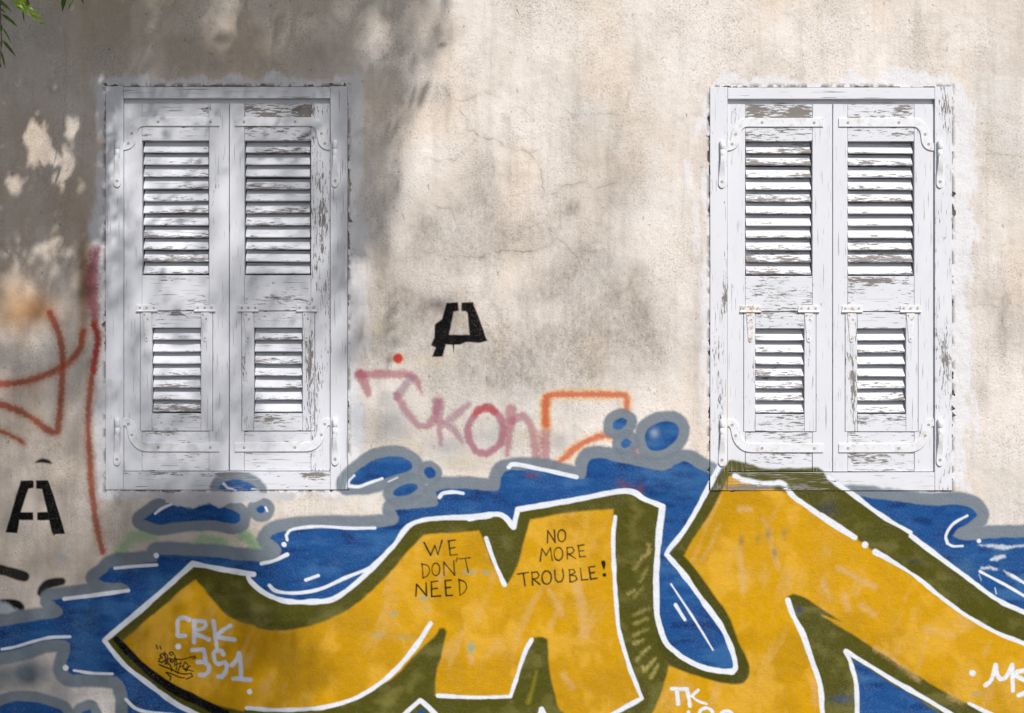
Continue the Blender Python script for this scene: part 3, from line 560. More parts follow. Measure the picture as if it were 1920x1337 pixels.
# ------------------------------------------------------------------ wall built from the grid
jn = np.maximum(0, fbm(GX / 13, GY / 13, 91, 4) - 0.50) * 26
jn2 = 0.7 + 1.2 * vn(GX / 30, GY / 30, 97) + jn * sstep(.35, .7, vn(GX / 75, GY / 75, 93))
hole = np.zeros((H - 1, W - 1), bool)
for q in WINS:
    d = rect_out(q['dx'], q['dy']); m = d - jn2 < 0.0
    hole |= m[:-1, :-1] & m[1:, 1:] & m[:-1, 1:] & m[1:, :-1]
FE = EID[:-1, :-1].copy()
# plaster face relief of a millimetre or two, shared by wall and paint so they stay flush
RELY = ((fbm(GX / 160, GY / 160, 15, 3) - 0.5) * 0.006 + (fbm(GX / 18, GY / 18, 17, 3) - 0.5) * 0.0016)
edge = np.minimum(np.minimum(GX - xs[0], xs[-1] - GX), np.minimum(GY - ys[0], ys[-1] - GY)); RELY *= sstep(0, 60, edge)
VCO = np.stack([PX(GX), RELY, PZ(GY)], -1).reshape(-1, 3)
AUX = np.stack([STAIN, WASH, CRACK], -1).reshape(-1, 3)
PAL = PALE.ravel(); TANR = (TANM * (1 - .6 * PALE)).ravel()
PNT = np.concatenate([RGB, ALP[..., None]], -1).reshape(-1, 4)
gx_ = np.gradient(RELY, axis=1) / (np.gradient(GX, axis=1) * S); gz_ = -np.gradient(RELY, axis=0) / (np.gradient(GY, axis=0) * S)
NRM = np.stack([gx_, -np.ones_like(gx_), gz_], -1); NRM /= np.linalg.norm(NRM, axis=-1, keepdims=True); NRM = NRM.reshape(-1, 3)
idx = np.arange(H * W).reshape(H, W)
QUAD = np.stack([idx[:-1, :-1], idx[1:, :-1], idx[1:, 1:], idx[:-1, 1:]], -1)
def raw_mesh(name, co, quads, mat, attrs):
    me = bpy.data.meshes.new(name); me.vertices.add(len(co)); me.vertices.foreach_set('co', co.astype(np.float32).ravel())
    nf, k = quads.shape; me.loops.add(nf * k); me.polygons.add(nf)
    me.loops.foreach_set('vertex_index', quads.astype(np.int32).ravel()); me.polygons.foreach_set('loop_start', np.arange(0, nf * k, k, dtype=np.int32))
    me.update(calc_edges=True)
    for an, (typ, arr) in attrs.items():
        a = me.attributes.new(an, typ, 'POINT'); a.data.foreach_set({'FLOAT': 'value', 'FLOAT_VECTOR': 'vector', 'FLOAT_COLOR': 'color'}[typ], arr.astype(np.float32).ravel())
    me.materials.append(mat); return me
def grid_part(name, mask, extra=None):
    q = QUAD[mask]; u, inv = np.unique(q, return_inverse=True); q = inv.reshape(-1, 4)
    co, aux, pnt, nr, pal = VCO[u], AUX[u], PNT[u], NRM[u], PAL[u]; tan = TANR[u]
    if extra is not None:
        eco, eq = extra; q = np.concatenate([q, eq + len(co)]); n = len(eco)
        co = np.concatenate([co, eco]); aux = np.concatenate([aux, np.zeros((n, 3))]); pnt = np.concatenate([pnt, np.zeros((n, 4))]); pal = np.concatenate([pal, np.zeros(n)]); tan = np.concatenate([tan, np.zeros(n)]); nr = np.concatenate([nr, np.tile((0, 0, 0), (n, 1))])
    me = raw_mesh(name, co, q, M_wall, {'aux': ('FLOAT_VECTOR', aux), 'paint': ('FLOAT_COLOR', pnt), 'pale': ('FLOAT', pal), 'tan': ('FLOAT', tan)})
    me.polygons.foreach_set('use_smooth', np.ones(len(q), bool)); me.normals_split_custom_set_from_vertices(nr.astype(np.float32)); return me
# the rest of the wall: big flat quads around the grid, returns, top and the reveals behind the window gaps
ec, eq = [], []
def quad(*p):
    b = len(ec); ec.extend(p); eq.append((b, b + 1, b + 2, b + 3))
GX0, GX1, GZ0, GZ1 = PX(xs[0]), PX(xs[-1]), PZ(ys[-1]), PZ(ys[0]); WX, WT, TH = 7.0, 4.6, 0.34
quad((-WX, 0, 0), (GX0, 0, 0), (GX0, 0, WT), (-WX, 0, WT)); quad((GX1, 0, 0), (WX, 0, 0), (WX, 0, WT), (GX1, 0, WT))
quad((GX0, 0, 0), (GX1, 0, 0), (GX1, 0, GZ0), (GX0, 0, GZ0)); quad((GX0, 0, GZ1), (GX1, 0, GZ1), (GX1, 0, WT), (GX0, 0, WT))
quad((-WX, 0, WT), (WX, 0, WT), (WX, TH, WT), (-WX, TH, WT)); quad((WX, TH, 0), (-WX, TH, 0), (-WX, TH, WT), (WX, TH, WT))
quad((-WX, TH, 0), (-WX, 0, 0), (-WX, 0, WT), (-WX, TH, WT)); quad((WX, 0, 0), (WX, TH, 0), (WX, TH, WT), (WX, 0, WT))
for q in WINS:
    x0, x1, z1, z0 = PX(FR[0] + q['dx'] - 9), PX(FR[1] + q['dx'] + 9), PZ(FR[2] + q['dy'] - 9), PZ(FR[3] + q['dy'] + 9); a, b = 0.007, 0.16
    quad((x0, a, z0), (x0, b, z0), (x0, b, z1), (x0, a, z1)); quad((x1, b, z0), (x1, a, z0), (x1, a, z1), (x1, b, z1))
    quad((x0, a, z1), (x0, b, z1), (x1, b, z1), (x1, a, z1)); quad((x0, b, z0), (x0, a, z0), (x1, a, z0), (x1, b, z0))
for q in WINS:      # rough mortar left between plaster edge and frame
    a0, a1, c1, c0 = (PX(FR[0] + q['dx']), PX(FR[1] + q['dx']), PZ(FR[2] + q['dy']), PZ(FR[3] + q['dy'])); g_ = 11 * S; e_ = .003; y_ = .017
    quad((a0 - g_, y_, c0 - g_), (a0 - e_ * 0, y_, c0 - g_), (a0, y_, c1 + g_), (a0 - g_, y_, c1 + g_)); quad((a1, y_, c0 - g_), (a1 + g_, y_, c0 - g_), (a1 + g_, y_, c1 + g_), (a1, y_, c1 + g_))
    quad((a0, y_, c1), (a1, y_, c1), (a1, y_, c1 + g_), (a0, y_, c1 + g_)); quad((a0, y_, c0 - g_), (a1, y_, c0 - g_), (a1, y_, c0), (a0, y_, c0))
wall = link('plaster_wall', grid_part('plaster_wall', (FE == 0) & ~hole, (np.array(ec, float), np.array(eq))))
tag(wall, 'weathered beige plaster house wall with graffiti around two white shuttered windows', 'wall')
def wpart(name, eid, parent, label):
    m = (FE == eid) & ~hole
    if m.sum() == 0: return None
    return tag(link(name, grid_part(name, m), parent), label)
mural = wpart('graffiti_mural', E_MURAL, wall, 'blue clouds with grey rims and white highlights behind the yellow letters')
wpart('painted_letter', E_M, mural, 'yellow letter with olive shadow and white outline, the two-humped one on the left')
wpart('painted_letter', E_Y, mural, 'yellow letter with olive shadow rising over the sill of the right window')
wpart('white_tag', E_CRK, mural, 'white painted writing reading CRK 351')
wpart('black_scribble', E_SCRIB, mural, 'small black pen scribble beside the white CRK 351')
wpart('handwriting', E_WE, mural, 'thin black handwriting reading WE DON\'T NEED')
wpart('handwriting', E_NO, mural, 'thin black handwriting reading NO MORE TROUBLE!')
wpart('white_tag', E_TK, mural, 'white writing starting TK cut by the bottom edge')
wpart('white_tag', E_MS, mural, 'white writing starting MS at the right edge')
wpart('stencil_letter', E_STA, wall, 'crisp black stencilled letter A near the left edge')
wpart('stencil_letter', E_STB, wall, 'smeared black stencilled letter A between the windows with a drip')
wpart('red_scrawl', E_RED, wall, 'brick red spray lines left of the left window')
wpart('pink_scrawl', E_ROSE, wall, 'faded pink and orange spray writing between the windows')
wpart('black_arc', E_MARK, wall, 'black spray arc cut by the left edge')
wpart('black_arc', E_MARK2, wall, 'short black spray arc above the blue cloud')
wpart('black_arc', E_MARK3, wall, 'black spray arc with a pale blue patch beneath')
wpart('black_dab', E_DAB, wall, 'small black half-round dab above the stencilled A')

# ------------------------------------------------------------------ boards, slats, ironwork
def sample_paint(px, py):
    fx = np.interp(px, xs, np.arange(W)); fy = np.interp(py, ys, np.arange(H))
    ix = np.clip(fx.astype(int), 0, W - 2); iy = np.clip(fy.astype(int), 0, H - 2); tx = (fx - ix)[:, None]; ty = (fy - iy)[:, None]
    A = PNT.reshape(H, W, 4)
    return (A[iy, ix] * (1 - tx) + A[iy, ix + 1] * tx) * (1 - ty) + (A[iy + 1, ix] * (1 - tx) + A[iy + 1, ix + 1] * tx) * ty
HOT = [(470, 200, 25, 10, .4), (575, 205, 20, 10, .45), (390, 205, 12, 14, .4), (500, 215, 20, 6, .3), (575, 258, 25, 6, .35), (330, 590, 30, 10, .3), (605, 410, 9, 70, .4), (580, 690, 8, 80, .5), (457, 700, 5, 90, .35), (500, 788, 34, 9, .4), (300, 887, 40, 5, .5), (420, 889, 60, 6, .5), (590, 891, 40, 8, .55), (300, 812, 40, 6, .3), (500, 560, 60, 8, .35), (400, 330, 6, 60, .3), (235, 880, 5, 10, .4),
       (1415, 205, 18, 14, .5), (1500, 208, 20, 12, .5), (1380, 215, 14, 30, .4), (1690, 212, 20, 16, .25), (1440, 218, 30, 8, .3), (1358, 560, 8, 50, .4), (1770, 660, 12, 50, .45), (1770, 200, 10, 40, .35), (1350, 800, 8, 70, .35), (1515, 700, 6, 100, .4), (1600, 720, 6, 100, .35), (1620, 525, 60, 6, .5), (1480, 582, 50, 8, .25), (1440, 860, 40, 6, .35), (1640, 860, 60, 16, .25), (1400, 914, 60, 5, .5), (1500, 914, 40, 5, .4), (1725, 800, 8, 70, .3)]
class MB:
    def __init__(s): s.v = []; s.f = []; s.g = []; s.w = []; s.mi = []; s.sm = []
    def add(s, verts, faces, guv, wear, mi=0, smooth=False):
        b = len(s.v); s.v += verts; s.g += guv; s.w += wear
        s.f += [tuple(b + i for i in f) for f in faces]; s.mi += [mi] * len(faces); s.sm += [smooth] * len(faces)
    def board(s, x0, x1, y0, y1, yf, yb, grain='v', wear=0.3, step=None, ch=(1, 1, 1, 1), c=0.0012, bow=0.0, off=None, ew=0.12):
        """x,y in photo pixels, yf/yb depth in metres; ch flags chamfers left,right,top,bottom"""
        o = off or (rnd.uniform(0, 90), rnd.uniform(0, 90), rnd.uniform(0, 9))
        X0, X1, Z1, Z0 = PX(x0), PX(x1), PZ(y0), PZ(y1)
        a0, a1, b1, b0 = X0 + c * ch[0], X1 - c * ch[1], Z1 - c * ch[2], Z0 + c * ch[3]
        st = (step or 7) * S
        nx = max(1, int((a1 - a0) / st)); nz = max(1, int((b1 - b0) / st))
        xa = np.linspace(a0, a1, nx + 1); za = np.linspace(b0, b1, nz + 1)
        V, F = [], []
        for z in za:
            for x in xa: V.append((x, yf, z))
        for j in range(nz):
            for i in range(nx):
                k = j * (nx + 1) + i; F.append((k, k + 1, k + nx + 2, k + nx + 1))
        n = len(V)
        V += [(a0, yf, b0), (a1, yf, b0), (a1, yf, b1), (a0, yf, b1)]
        V += [(X0, yf + c, Z0), (X1, yf + c, Z0), (X1, yf + c, Z1), (X0, yf + c, Z1), (X0, yb, Z0), (X1, yb, Z0), (X1, yb, Z1), (X0, yb, Z1)]
        for i in range(4):
            j = (i + 1) % 4; F.append((n + i, n + 4 + i, n + 4 + j, n + j)[::1]); F.append((n + 4 + i, n + 8 + i, n + 8 + j, n + 4 + j))
        F.append((n + 8, n + 11, n + 10, n + 9))
        G = []; Wr = []
        for (x, y, z) in V:
            al, ac = (z, x) if grain == 'v' else (x, z)
            G.append((al + o[0], ac + (y - yf) + o[1], o[2])); Wr.append(wear)
        for i in range(4, 8): Wr[n + i] = wear + ew
        for i, (x, y, z) in enumerate(V[:n]):
            ppx, ppy = x / S + 960, (ZC - z) / S + 668.5
            e = 0.0
            for hx, hy, rx, ry, am in HOT:
                if abs(ppx - hx) < 2 * rx and abs(ppy - hy) < 2 * ry: e += am * math.exp(-((ppx - hx) / rx) ** 2 - ((ppy - hy) / ry) ** 2)
            Wr[i] += min(e, .6)
        s.add(V, F, G, Wr)
    def slat(s, x0, x1, zb, yf, L, th, ang, wear):
        """louvre blade: zb = height of the lower front edge"""
        ca, sa = math.cos(ang), math.sin(ang); d = (ca, sa); nn = (-sa, ca); r = 0.0016
        prof = []
        def pt(u, v): return (yf + d[0] * u + nn[0] * v, zb + d[1] * u + nn[1] * v)
        for (u, v, wv) in ((0, -r, 0.22), (r, 0, 0.18), (L * .22, 0, 0.12), (L * .45, 0, -0.02), (L * .7, 0, -.15), (L - r, 0, -.25), (L, -r, -.3), (L, -th + r, -.3), (L - r, -th, -.3), (r, -th, -.1), (0, -th + r, 0.05)): prof.append((*pt(u, v), wv, u + v))
        n = len(prof); o = (rnd.uniform(0, 90), rnd.uniform(0, 90), rnd.uniform(0, 9)); V, G, Wr, F = [], [], [], []
        X = np.linspace(PX(x0), PX(x1), 7); sag = rnd.gauss(0, 0.0006); tw = rnd.gauss(0, 0.0011)
        for i, x in enumerate(X):
            t = i / 6
            for (y, z, wv, u) in prof:
                V.append((x, y, z + sag * math.sin(math.pi * t) + tw * (t - .5))); G.append((x + o[0], u + o[1], o[2])); Wr.append(wear + wv)
        for i in range(6):
            for k in range(n):
                F.append((i * n + k, (i + 1) * n + k, (i + 1) * n + (k + 1) % n, i * n + (k + 1) % n)[::-1])
        F.append(tuple(range(n))[::-1]); F.append(tuple(6 * n + k for k in range(n)))
        s.add(V, F, G, Wr)
    def ribbon(s, pts, widths, yf, th, c=0.0011, mi=0):
        """flat iron: centre line in metres (x,z), width per point, front depth yf (value or list)"""
        n = len(pts); P_ = [np.array(p) for p in pts]; yl = yf if isinstance(yf, (list, tuple)) else [yf] * n; V, F = [], []
        for i in range(n):
            t = P_[min(i + 1, n - 1)] - P_[max(i - 1, 0)]; t = t / np.linalg.norm(t); nv = np.array((-t[1], t[0])); h = widths[i] / 2
            hh = max(h - c, h * .3)
            for (k, y) in ((-h, yl[i] + th), (-h, yl[i] + c), (-hh, yl[i]), (hh, yl[i]), (h, yl[i] + c), (h, yl[i] + th)):
                q = P_[i] + nv * k; V.append((q[0], y, q[1]))
        for i in range(n - 1):
            for k in range(6):
                F.append((i * 6 + k, (i + 1) * 6 + k, (i + 1) * 6 + (k + 1) % 6, i * 6 + (k + 1) % 6))
        F.append(tuple(range(6))); F.append(tuple((n - 1) * 6 + k for k in range(6))[::-1])
        s.add(V, F, [(0, 0, 0)] * len(V), [0] * len(V), mi)
    def lathe(s, x, y, prof, axis='z', seg=20, mi=0):
        """prof: (r, h) pairs along the axis; axis z = upright pin, axis y = screw head facing out"""
        V, F = [], []; n = len(prof)
        for i in range(seg):
            a = i / seg * 2 * math.pi
            for r, h in prof:
                if axis == 'z': V.append((x + r * math.cos(a), y + r * math.sin(a), h))
                else: V.append((x + r * math.cos(a), h, y + r * math.sin(a)))
        for i in range(seg):
            j = (i + 1) % seg
            for k in range(n - 1): F.append((i * n + k, j * n + k, j * n + k + 1, i * n + k + 1) if axis == 'z' else (i * n + k, i * n + k + 1, j * n + k + 1, j * n + k))
        s.add(V, F, [(0, 0, 0)] * len(V), [0] * len(V), mi, True)
    def screw(s, px, py, yf, r=2.7):
        R = r * S; x, z = PX(px), PZ(py)
        s.lathe(x, z, [(R, yf + .0004), (R, yf - .0008), (R * .8, yf - .0014), (R * .35, yf - .0015), (R * .3, yf - .0006), (0, yf - .0006)], 'y', 12, 1)
    def build(s, name, mats, parent, paint=False, org=(0, 0, 0)):
        me = bpy.data.meshes.new(name); me.from_pydata([tuple(np.subtract(v, org)) for v in s.v], [], s.f)
        for m in mats: me.materials.append(m)
        me.polygons.foreach_set('material_index', s.mi); me.polygons.foreach_set('use_smooth', s.sm)
        a = me.attributes.new('guv', 'FLOAT_VECTOR', 'POINT'); a.data.foreach_set('vector', np.array(s.g, np.float32).ravel())
        a = me.attributes.new('wear', 'FLOAT', 'POINT'); a.data.foreach_set('value', np.array(s.w, np.float32))
        if paint:
            v = np.array(s.v); p = sample_paint(v[:, 0] / S + 961.2, (ZC - v[:, 2]) / S + 667.2 + 2.2 * (vn(v[:, 0] * 60, v[:, 2] * 9, 4) - .5))
            p[v[:, 1] > 0.012, 3] = 0
            a = me.attributes.new('paint', 'FLOAT_COLOR', 'POINT'); a.data.foreach_set('color', p.astype(np.float32).ravel())
        elif mats[0] is M_wood:
            me.attributes.new('paint', 'FLOAT_COLOR', 'POINT').data.foreach_set('color', np.zeros(4 * len(s.v), np.float32))
        me.update(); o = link(name, me, parent); return o

YF, YS = -0.0045, 0.0065          # frame face and shutter face relative to the wall plane
SH = [dict(x=(232.0, 428.4), sl=265.3, sr=391.2, op=(267.5, 389.5), h=(262.6, 397.6), hs=(284.0, 376.2), hop=(287, 374), plates=((255.7, 294.3, 274.5), (364.5, 403, 384)), side=-1),
      dict(x=(429.9, 619.0), sl=457.5, sr=582.4, op=(459.5, 580.5), h=(453.0, 589.3), hs=(475.5, 566.8), hop=(478.3, 564.2), plates=((447, 484, 464.5), (556, 594, 575)), side=1)]
def strap(mb, dx, dy, sgn, end, top, yf):
    """S-shaped strap hinge; sgn -1 = knuckle on the left"""
    xk = 226.5 if sgn < 0 else 623.0
    def X(v): return dx + (xk + v if sgn < 0 else xk - v)
    L = abs(end - xk)
    if top: pts = [(X(-1), 273), (X(6), 274), (X(13), 271.5), (X(18), 266), (X(20), 257), (X(21.5), 247), (X(26), 237), (X(34), 230), (X(45), 228), (X(70), 228), (X(L), 228)]
    else: pts = [(X(-1), 791), (X(7), 791), (X(14), 793.5), (X(18.5), 800), (X(20.5), 808), (X(23), 819), (X(29), 829), (X(38), 836), (X(50), 838.5), (X(75), 838.7), (X(L), 839)]
    sp = spline(pts, False, 80, 5); n = len(sp)
    wd = [(13.5 + 3.0 * sstep(0, .3, np.array(i / n))) * S for i in range(n)]
    mb.ribbon([(PX(x), PZ(y + dy)) for x, y in sp], [float(q) for q in wd], yf, 0.0045)
    scr = ((X(14), 268.5 if top else 795), (X(20.5), 250 if top else 815), (X(70), 228 if top else 838.7), (X(L - 17), 228.3 if top else 839))
    for (x, y) in scr: mb.screw(x, y + dy, yf)
    # knuckle
    zt, zb = (PZ(263 + dy), PZ(279.5 + dy)) if top else (PZ(784 + dy), PZ(800.5 + dy))
    r = 4.9 * S
    mb.lathe(X(-5.5) * 0 + PX(X(-5.5)), YF - 0.0075, [(0, zb), (r * .92, zb), (r, zb + .001), (r, zt - .0025), (r * .8, zt - .0006), (0, zt)])
def pin(mb, dx, dy, sgn, top):
    xk = 226.5 if sgn < 0 else 623.0; x = dx + (xk - 5.5 if sgn < 0 else xk + 5.5); X = PX(x)
    z1, z0 = (PZ(279.8 + dy), PZ(293 + dy)) if top else (PZ(800.8 + dy), PZ(814 + dy)); r = 4.6 * S
    mb.lathe(X, YF - 0.0075, [(0, z0 - .002), (r * .7, z0 - .0015), (r, z0 + .003), (r, z1 - .0006), (0, z1)])
    n = 14; ln = 60 * S; pts, wd, yl = [], [], []
    for i in range(n + 5):
        t = i / n if i <= n else 1.0 + 0.16 * math.sin((i - n) / 4 * math.pi / 2)
        z = z0 + .002 - t * (ln - 9 * S)
        tt = min(t, 1.0); w = (7.5 + 6.3 * float(sstep(0.05, 1.0, np.array(tt)))) * S
        if t > 1: w *= math.sqrt(max(0.02, 1 - ((t - 1) / 0.165) ** 2))
        pts.append((X + (0.0008 * sgn) * t, z)); wd.append(w); yl.append(YF - .0055 + (0.001 * 0) - 0.012 * (1 - float(sstep(0.1, .78, np.array(tt)))))
    mb.ribbon(pts, wd, yl, 0.0048)
    mb.screw(x + .4 * sgn, (668.5 - (pts[n - 1][1] - ZC) / S), yl[-1], 2.9)

def make_window(k):
    dx, dy = WINS[k]['dx'], WINS[k]['dy']; base = 0.40 if k == 0 else 0.52
    label = ('left white louvred shutters dappled by leaf shade, blue graffiti blob on the sill' if k == 0 else
             'right white louvred shutters in full sun, olive and yellow graffiti over the sill')
    org = (PX(425 + dx), 0.0, PZ(918 + dy))
    root = tag(empty('shuttered_window', org), label, 'window', 'shuttered windows on the graffiti wall')
    def W(lo, hi): return rnd.uniform(lo, hi) + (0.06 if k else 0.0)
    def fin(mb, name, mats=(M_wood,), parent=root, paint=False, label=None):
        o = mb.build(name, mats, parent, paint)
        if parent is root: o.location = tuple(-q for q in org)
        if label: o['label'] = label
        return o
    def B(mb, x0, x1, y0, y1, *a, **kw): mb.board(x0 + dx, x1 + dx, y0 + dy, y1 + dy, *a, **kw)
    # frame
    mb = MB(); B(mb, FR[0], 231.2, 162, 918, YF, .07, 'v', W(.10, .2) + (.14 if k else 0), step=2.0); fin(mb, 'jamb', paint=True)
    mb = MB(); B(mb, 619.8, FR[1], 161.2 if k else 162, 918, YF, .07, 'v', W(.14, .2) + (.22 if k else .05), step=2.0); fin(mb, 'jamb', paint=True)
    mb = MB(); B(mb, 231.7, 619.3, 163.2, 184.6, YF - .0004, .07, 'h', W(.10, .18) + (.1 if k else 0), c=.0016); B(mb, 231.7, 619.3, 184.6, 196.5, .0165, .07, 'h', .2); fin(mb, 'header')
    mb = MB(); B(mb, 231.7, 619.3, 884.4, 918.2, YF + .0006, .07, 'h', W(.30, .38), step=1.7); fin(mb, 'sill', paint=True)
    mb = MB(); B(mb, FR[0] + 2, FR[1] - 2, 166, 914, .074, .10, 'v', 0)
    fin(mb, 'backing_panel', (M_dark,))
    # shutters
    for si, q in enumerate(SH):
        x0, x1 = q['x']; sh = MB(); h0, h1 = q['h']; YB = YS + .038
        oL, oR = (rnd.uniform(0, 90), rnd.uniform(0, 90), 1.0), (rnd.uniform(0, 90), rnd.uniform(0, 90), 2.0)
        wl, wr = W(.12, .22), W(.14, .26)
        if k == 0 and si == 1: wr += .2
        if k == 0 and si == 0: wl -= .06
        zl = 193.6; hb0, hb1 = 583.2, 808.6
        for (a, b, st, ch, in_, off, we, hx) in ((x0, q['sl'] - .25, None, None, 0, oL, wl, h0 - .9), (q['sr'] + .25, x1, None, None, 1, oR, wr, h1 + .9)):
            pl = dict(off=off, ew=.22)
            B(sh, a, b, zl, hb0 - .4, YS, YB, 'v', we, ch=(1, 1, 1, 0), **pl)
            if in_ == 0: B(sh, a, hx, hb0 - .4, hb1, YS, YB, 'v', we, ch=(1, 1, 0, 0), **pl)
            else: B(sh, hx, b, hb0 - .4, hb1, YS, YB, 'v', we, ch=(1, 1, 0, 0), **pl)
            B(sh, a, b, hb1, 883.2, YS, YB, 'v', we, ch=(1, 1, 0, 1), step=2.0, **pl)
        xl, xr = q['sl'] + .2, q['sr'] - .2
        B(sh, xl, xr, zl + .3, 263.0, YS + .0004, YB, 'h', W(.40, .55) + (.08 if (si == 1 and k == 0) or (si == 0 and k == 1) else 0))
        B(sh, xl, xr, 516.0, hb0 - .9, YS + .0004, YB, 'h', W(.36, .46))
        B(sh, xl, xr, hb1 + .9, 883.0, YS + .0004, YB, 'h', W(.40, .5), step=2.0)
        sho = fin(sh, 'shutter', paint=True)
        # louvres
        lo, hi = q['op']; pitch = (516.0 - 266.0) / 11; lv = MB()
        for i in range(11):
            we = W(.29, .47) + (.16 * (rnd.random() < .25))
            lv.slat(lo + .2 + dx, hi - .2 + dx, PZ(266.0 + pitch * (i + 1) - 4.2 + dy), YS + .006, .054, .0085, math.radians(60 + rnd.gauss(0, 1.6)), we)
        fin(lv, 'louvre', parent=sho)
        # hatch: framed flap hinged at its top
        ha = MB(); s0, s1 = q['hs']; YH = YS - .0012
        B(ha, h0, s0 - .2, hb0 + .7, hb1 - .6, YH, YB, 'v', W(.12, .3) + (.12 if si else 0), ew=.25); B(ha, s1 + .2, h1, hb0 + .7, hb1 - .6, YH, YB, 'v', W(.12, .3) + (.2 if (si and k == 0) else 0), ew=.25)
        B(ha, s0 + .2, s1 - .2, hb0 + .7, 614.5, YH + .0003, YB, 'h', W(.38, .5)); B(ha, s0 + .2, s1 - .2, 775.2, hb1 - .6, YH + .0003, YB, 'h', W(.38, .52))
        fin(ha, 'hatch', parent=sho)
        hl = MB(); hp = (775.2 - 617.0) / 7
        for i in range(7):
            hl.slat(q['hop'][0] - 1.5 + dx, q['hop'][1] + 1.5 + dx, PZ(617.0 + hp * (i + 1) - 3.6 + dy), YH + .006, .054, .0085, math.radians(60), W(.27, .47) + (.16 * (rnd.random() < .25)))
        fin(hl, 'hatch_louvre', parent=sho)
        for (a, b, c_) in q['plates']:
            hg = MB(); mid = 577.2
            hg.ribbon([(PX(a + dx), PZ(mid + dy)), (PX((a + b) / 2 + dx), PZ(mid + dy)), (PX(b + dx), PZ(mid + dy))], [11.5 * S] * 3, YS - .0042, .004)
            rr = 1.9 * S      # rolled knuckle along the plate's lower edge
            kn = MB(); V = []; F = []; ng = 10
            for e, xx in enumerate((a - .8, b + .8)):
                for i in range(ng):
                    t = i / ng * 2 * math.pi; V.append((PX(xx + dx), YS - .0040 + rr * math.cos(t), PZ(583.2 + dy) + rr * math.sin(t)))
            for i in range(ng): F.append((i, (i + 1) % ng, ng + (i + 1) % ng, ng + i))
            F.append(tuple(range(ng))[::-1]); F.append(tuple(range(ng, 2 * ng))); hg.add(V, F, [(0, 0, 0)] * len(V), [0] * len(V), 0, False)
            for f in (.16, .5, .84): hg.screw(a + (b - a) * f + dx, mid - .4 + dy, YS - .0042, 2.3)
            zs_ = [585, 592, 605, 620, 632, 636, 638.6, 640]; ws_ = [15.5, 15.2, 12.6, 9.8, 8.6, 8.2, 6.2, 2.0]
            hg.ribbon([(PX(c_ + dx), PZ(z + dy)) for z in zs_], [w * S for w in ws_], YH - .0030, .003)
            for z, o_ in ((590, -4), (598, 2.2), (634, 0)): hg.screw(c_ + o_ + dx, z + dy, YH - .0030, 1.8)
            rusty = k == 1 and (si, a) == (0, SH[0]['plates'][0][0])
            fin(hg, 'hatch_hinge', ((M_rusty if rusty else (M_half if k else M_semi)), M_screw), sho, label='rust-stained hinge' if rusty else None)
        for top in (True, False):
            st = MB(); strap(st, dx, dy, q['side'], 411.3 if si == 0 else 440.5, top, YS - .0048); fin(st, 'strap_hinge', (M_semi if k else M_metal, M_screw), sho)
            pn = MB(); pin(pn, dx, dy, q['side'], top); fin(pn, 'hinge_pin', (M_semi if k else M_metal, M_screw))
    return root
for k in range(2): make_window(k)

# ------------------------------------------------------------------ ground
pv = MB(); V = [(-40, -60, 0), (40, -60, 0), (40, 30, 0), (-40, 30, 0)]
pv.add(V, [(0, 1, 2, 3)], [(0, 0, 0)] * 4, [0] * 4); g = pv.build('pavement', (M_pave,), None); tag(g, kind='structure')

# ------------------------------------------------------------------ the tree whose shade falls on the left of the wall
ex = np.array([(-400, 860), (-100, 850), (0, 815), (60, 830), (120, 800), (180, 775), (260, 735), (330, 712), (400, 735), (470, 705), (540, 700), (600, 690), (680, 668), (740, 610), (800, 560), (860, 500), (920, 470), (1000, 480), (1100, 530), (1200, 575), (1337, 610), (1600, 650)], float)
FLECK = [(72, 272, 26, 46, 1), (60, 250, 14, 26, 1), (100, 290, 14, 22, .9), (135, 238, 12, 30, 1), (125, 300, 9, 20, .8), (28, 350, 14, 24, .9), (112, 335, 9, 20, .9), (152, 352, 8, 14, .7), (110, 400, 6, 18, .7), (40, 545, 30, 50, .7), (20, 610, 24, 40, .6), (420, 45, 11, 26, .9), (645, 8, 12, 10, .8), (690, 40, 30, 20, .5), (700, 70, 18, 40, .6), (780, 60, 30, 30, .5),
         (232, 330, 9, 50, .7), (258, 300, 10, 30, .6), (272, 360, 16, 70, .6), (325, 300, 26, 30, .6), (330, 350, 24, 40, .5), (330, 430, 40, 60, .55), (335, 500, 40, 24, .7), (425, 270, 14, 40, .5), (420, 360, 22, 40, .7), (430, 430, 22, 60, .6), (350, 545, 40, 24, .6), (275, 560, 20, 20, .6), (500, 230, 20, 20, .5), (360, 225, 20, 14, .5), (520, 420, 20, 50, .4), (300, 640, 30, 24, .5), (420, 640, 20, 60, .4), (505, 690, 36, 30, .6), (520, 760, 40, 50, .5), (600, 740, 26, 90, .6), (580, 800, 30, 50, .7), (545, 890, 50, 34, .7), (460, 850, 26, 30, .5), (330, 700, 40, 40, .35), (410, 480, 30, 40, .5), (640, 600, 26, 60, .4), (60, 640, 20, 50, .4), (110, 880, 30, 24, .35), (90, 470, 20, 30, .4), (690, 200, 30, 24, .45)]
DARK = [(785, 190, 30, 30, .7), (790, 40, 34, 34, .7), (770, 300, 20, 14, .7), (745, 440, 30, 26, .6), (810, 430, 26, 22, .6), (800, 575, 60, 30, .45), (765, 505, 34, 22, .45), (730, 640, 30, 60, .5), (720, 360, 22, 50, .6), (860, 480, 30, 20, .35), (700, 820, 30, 30, .3)]
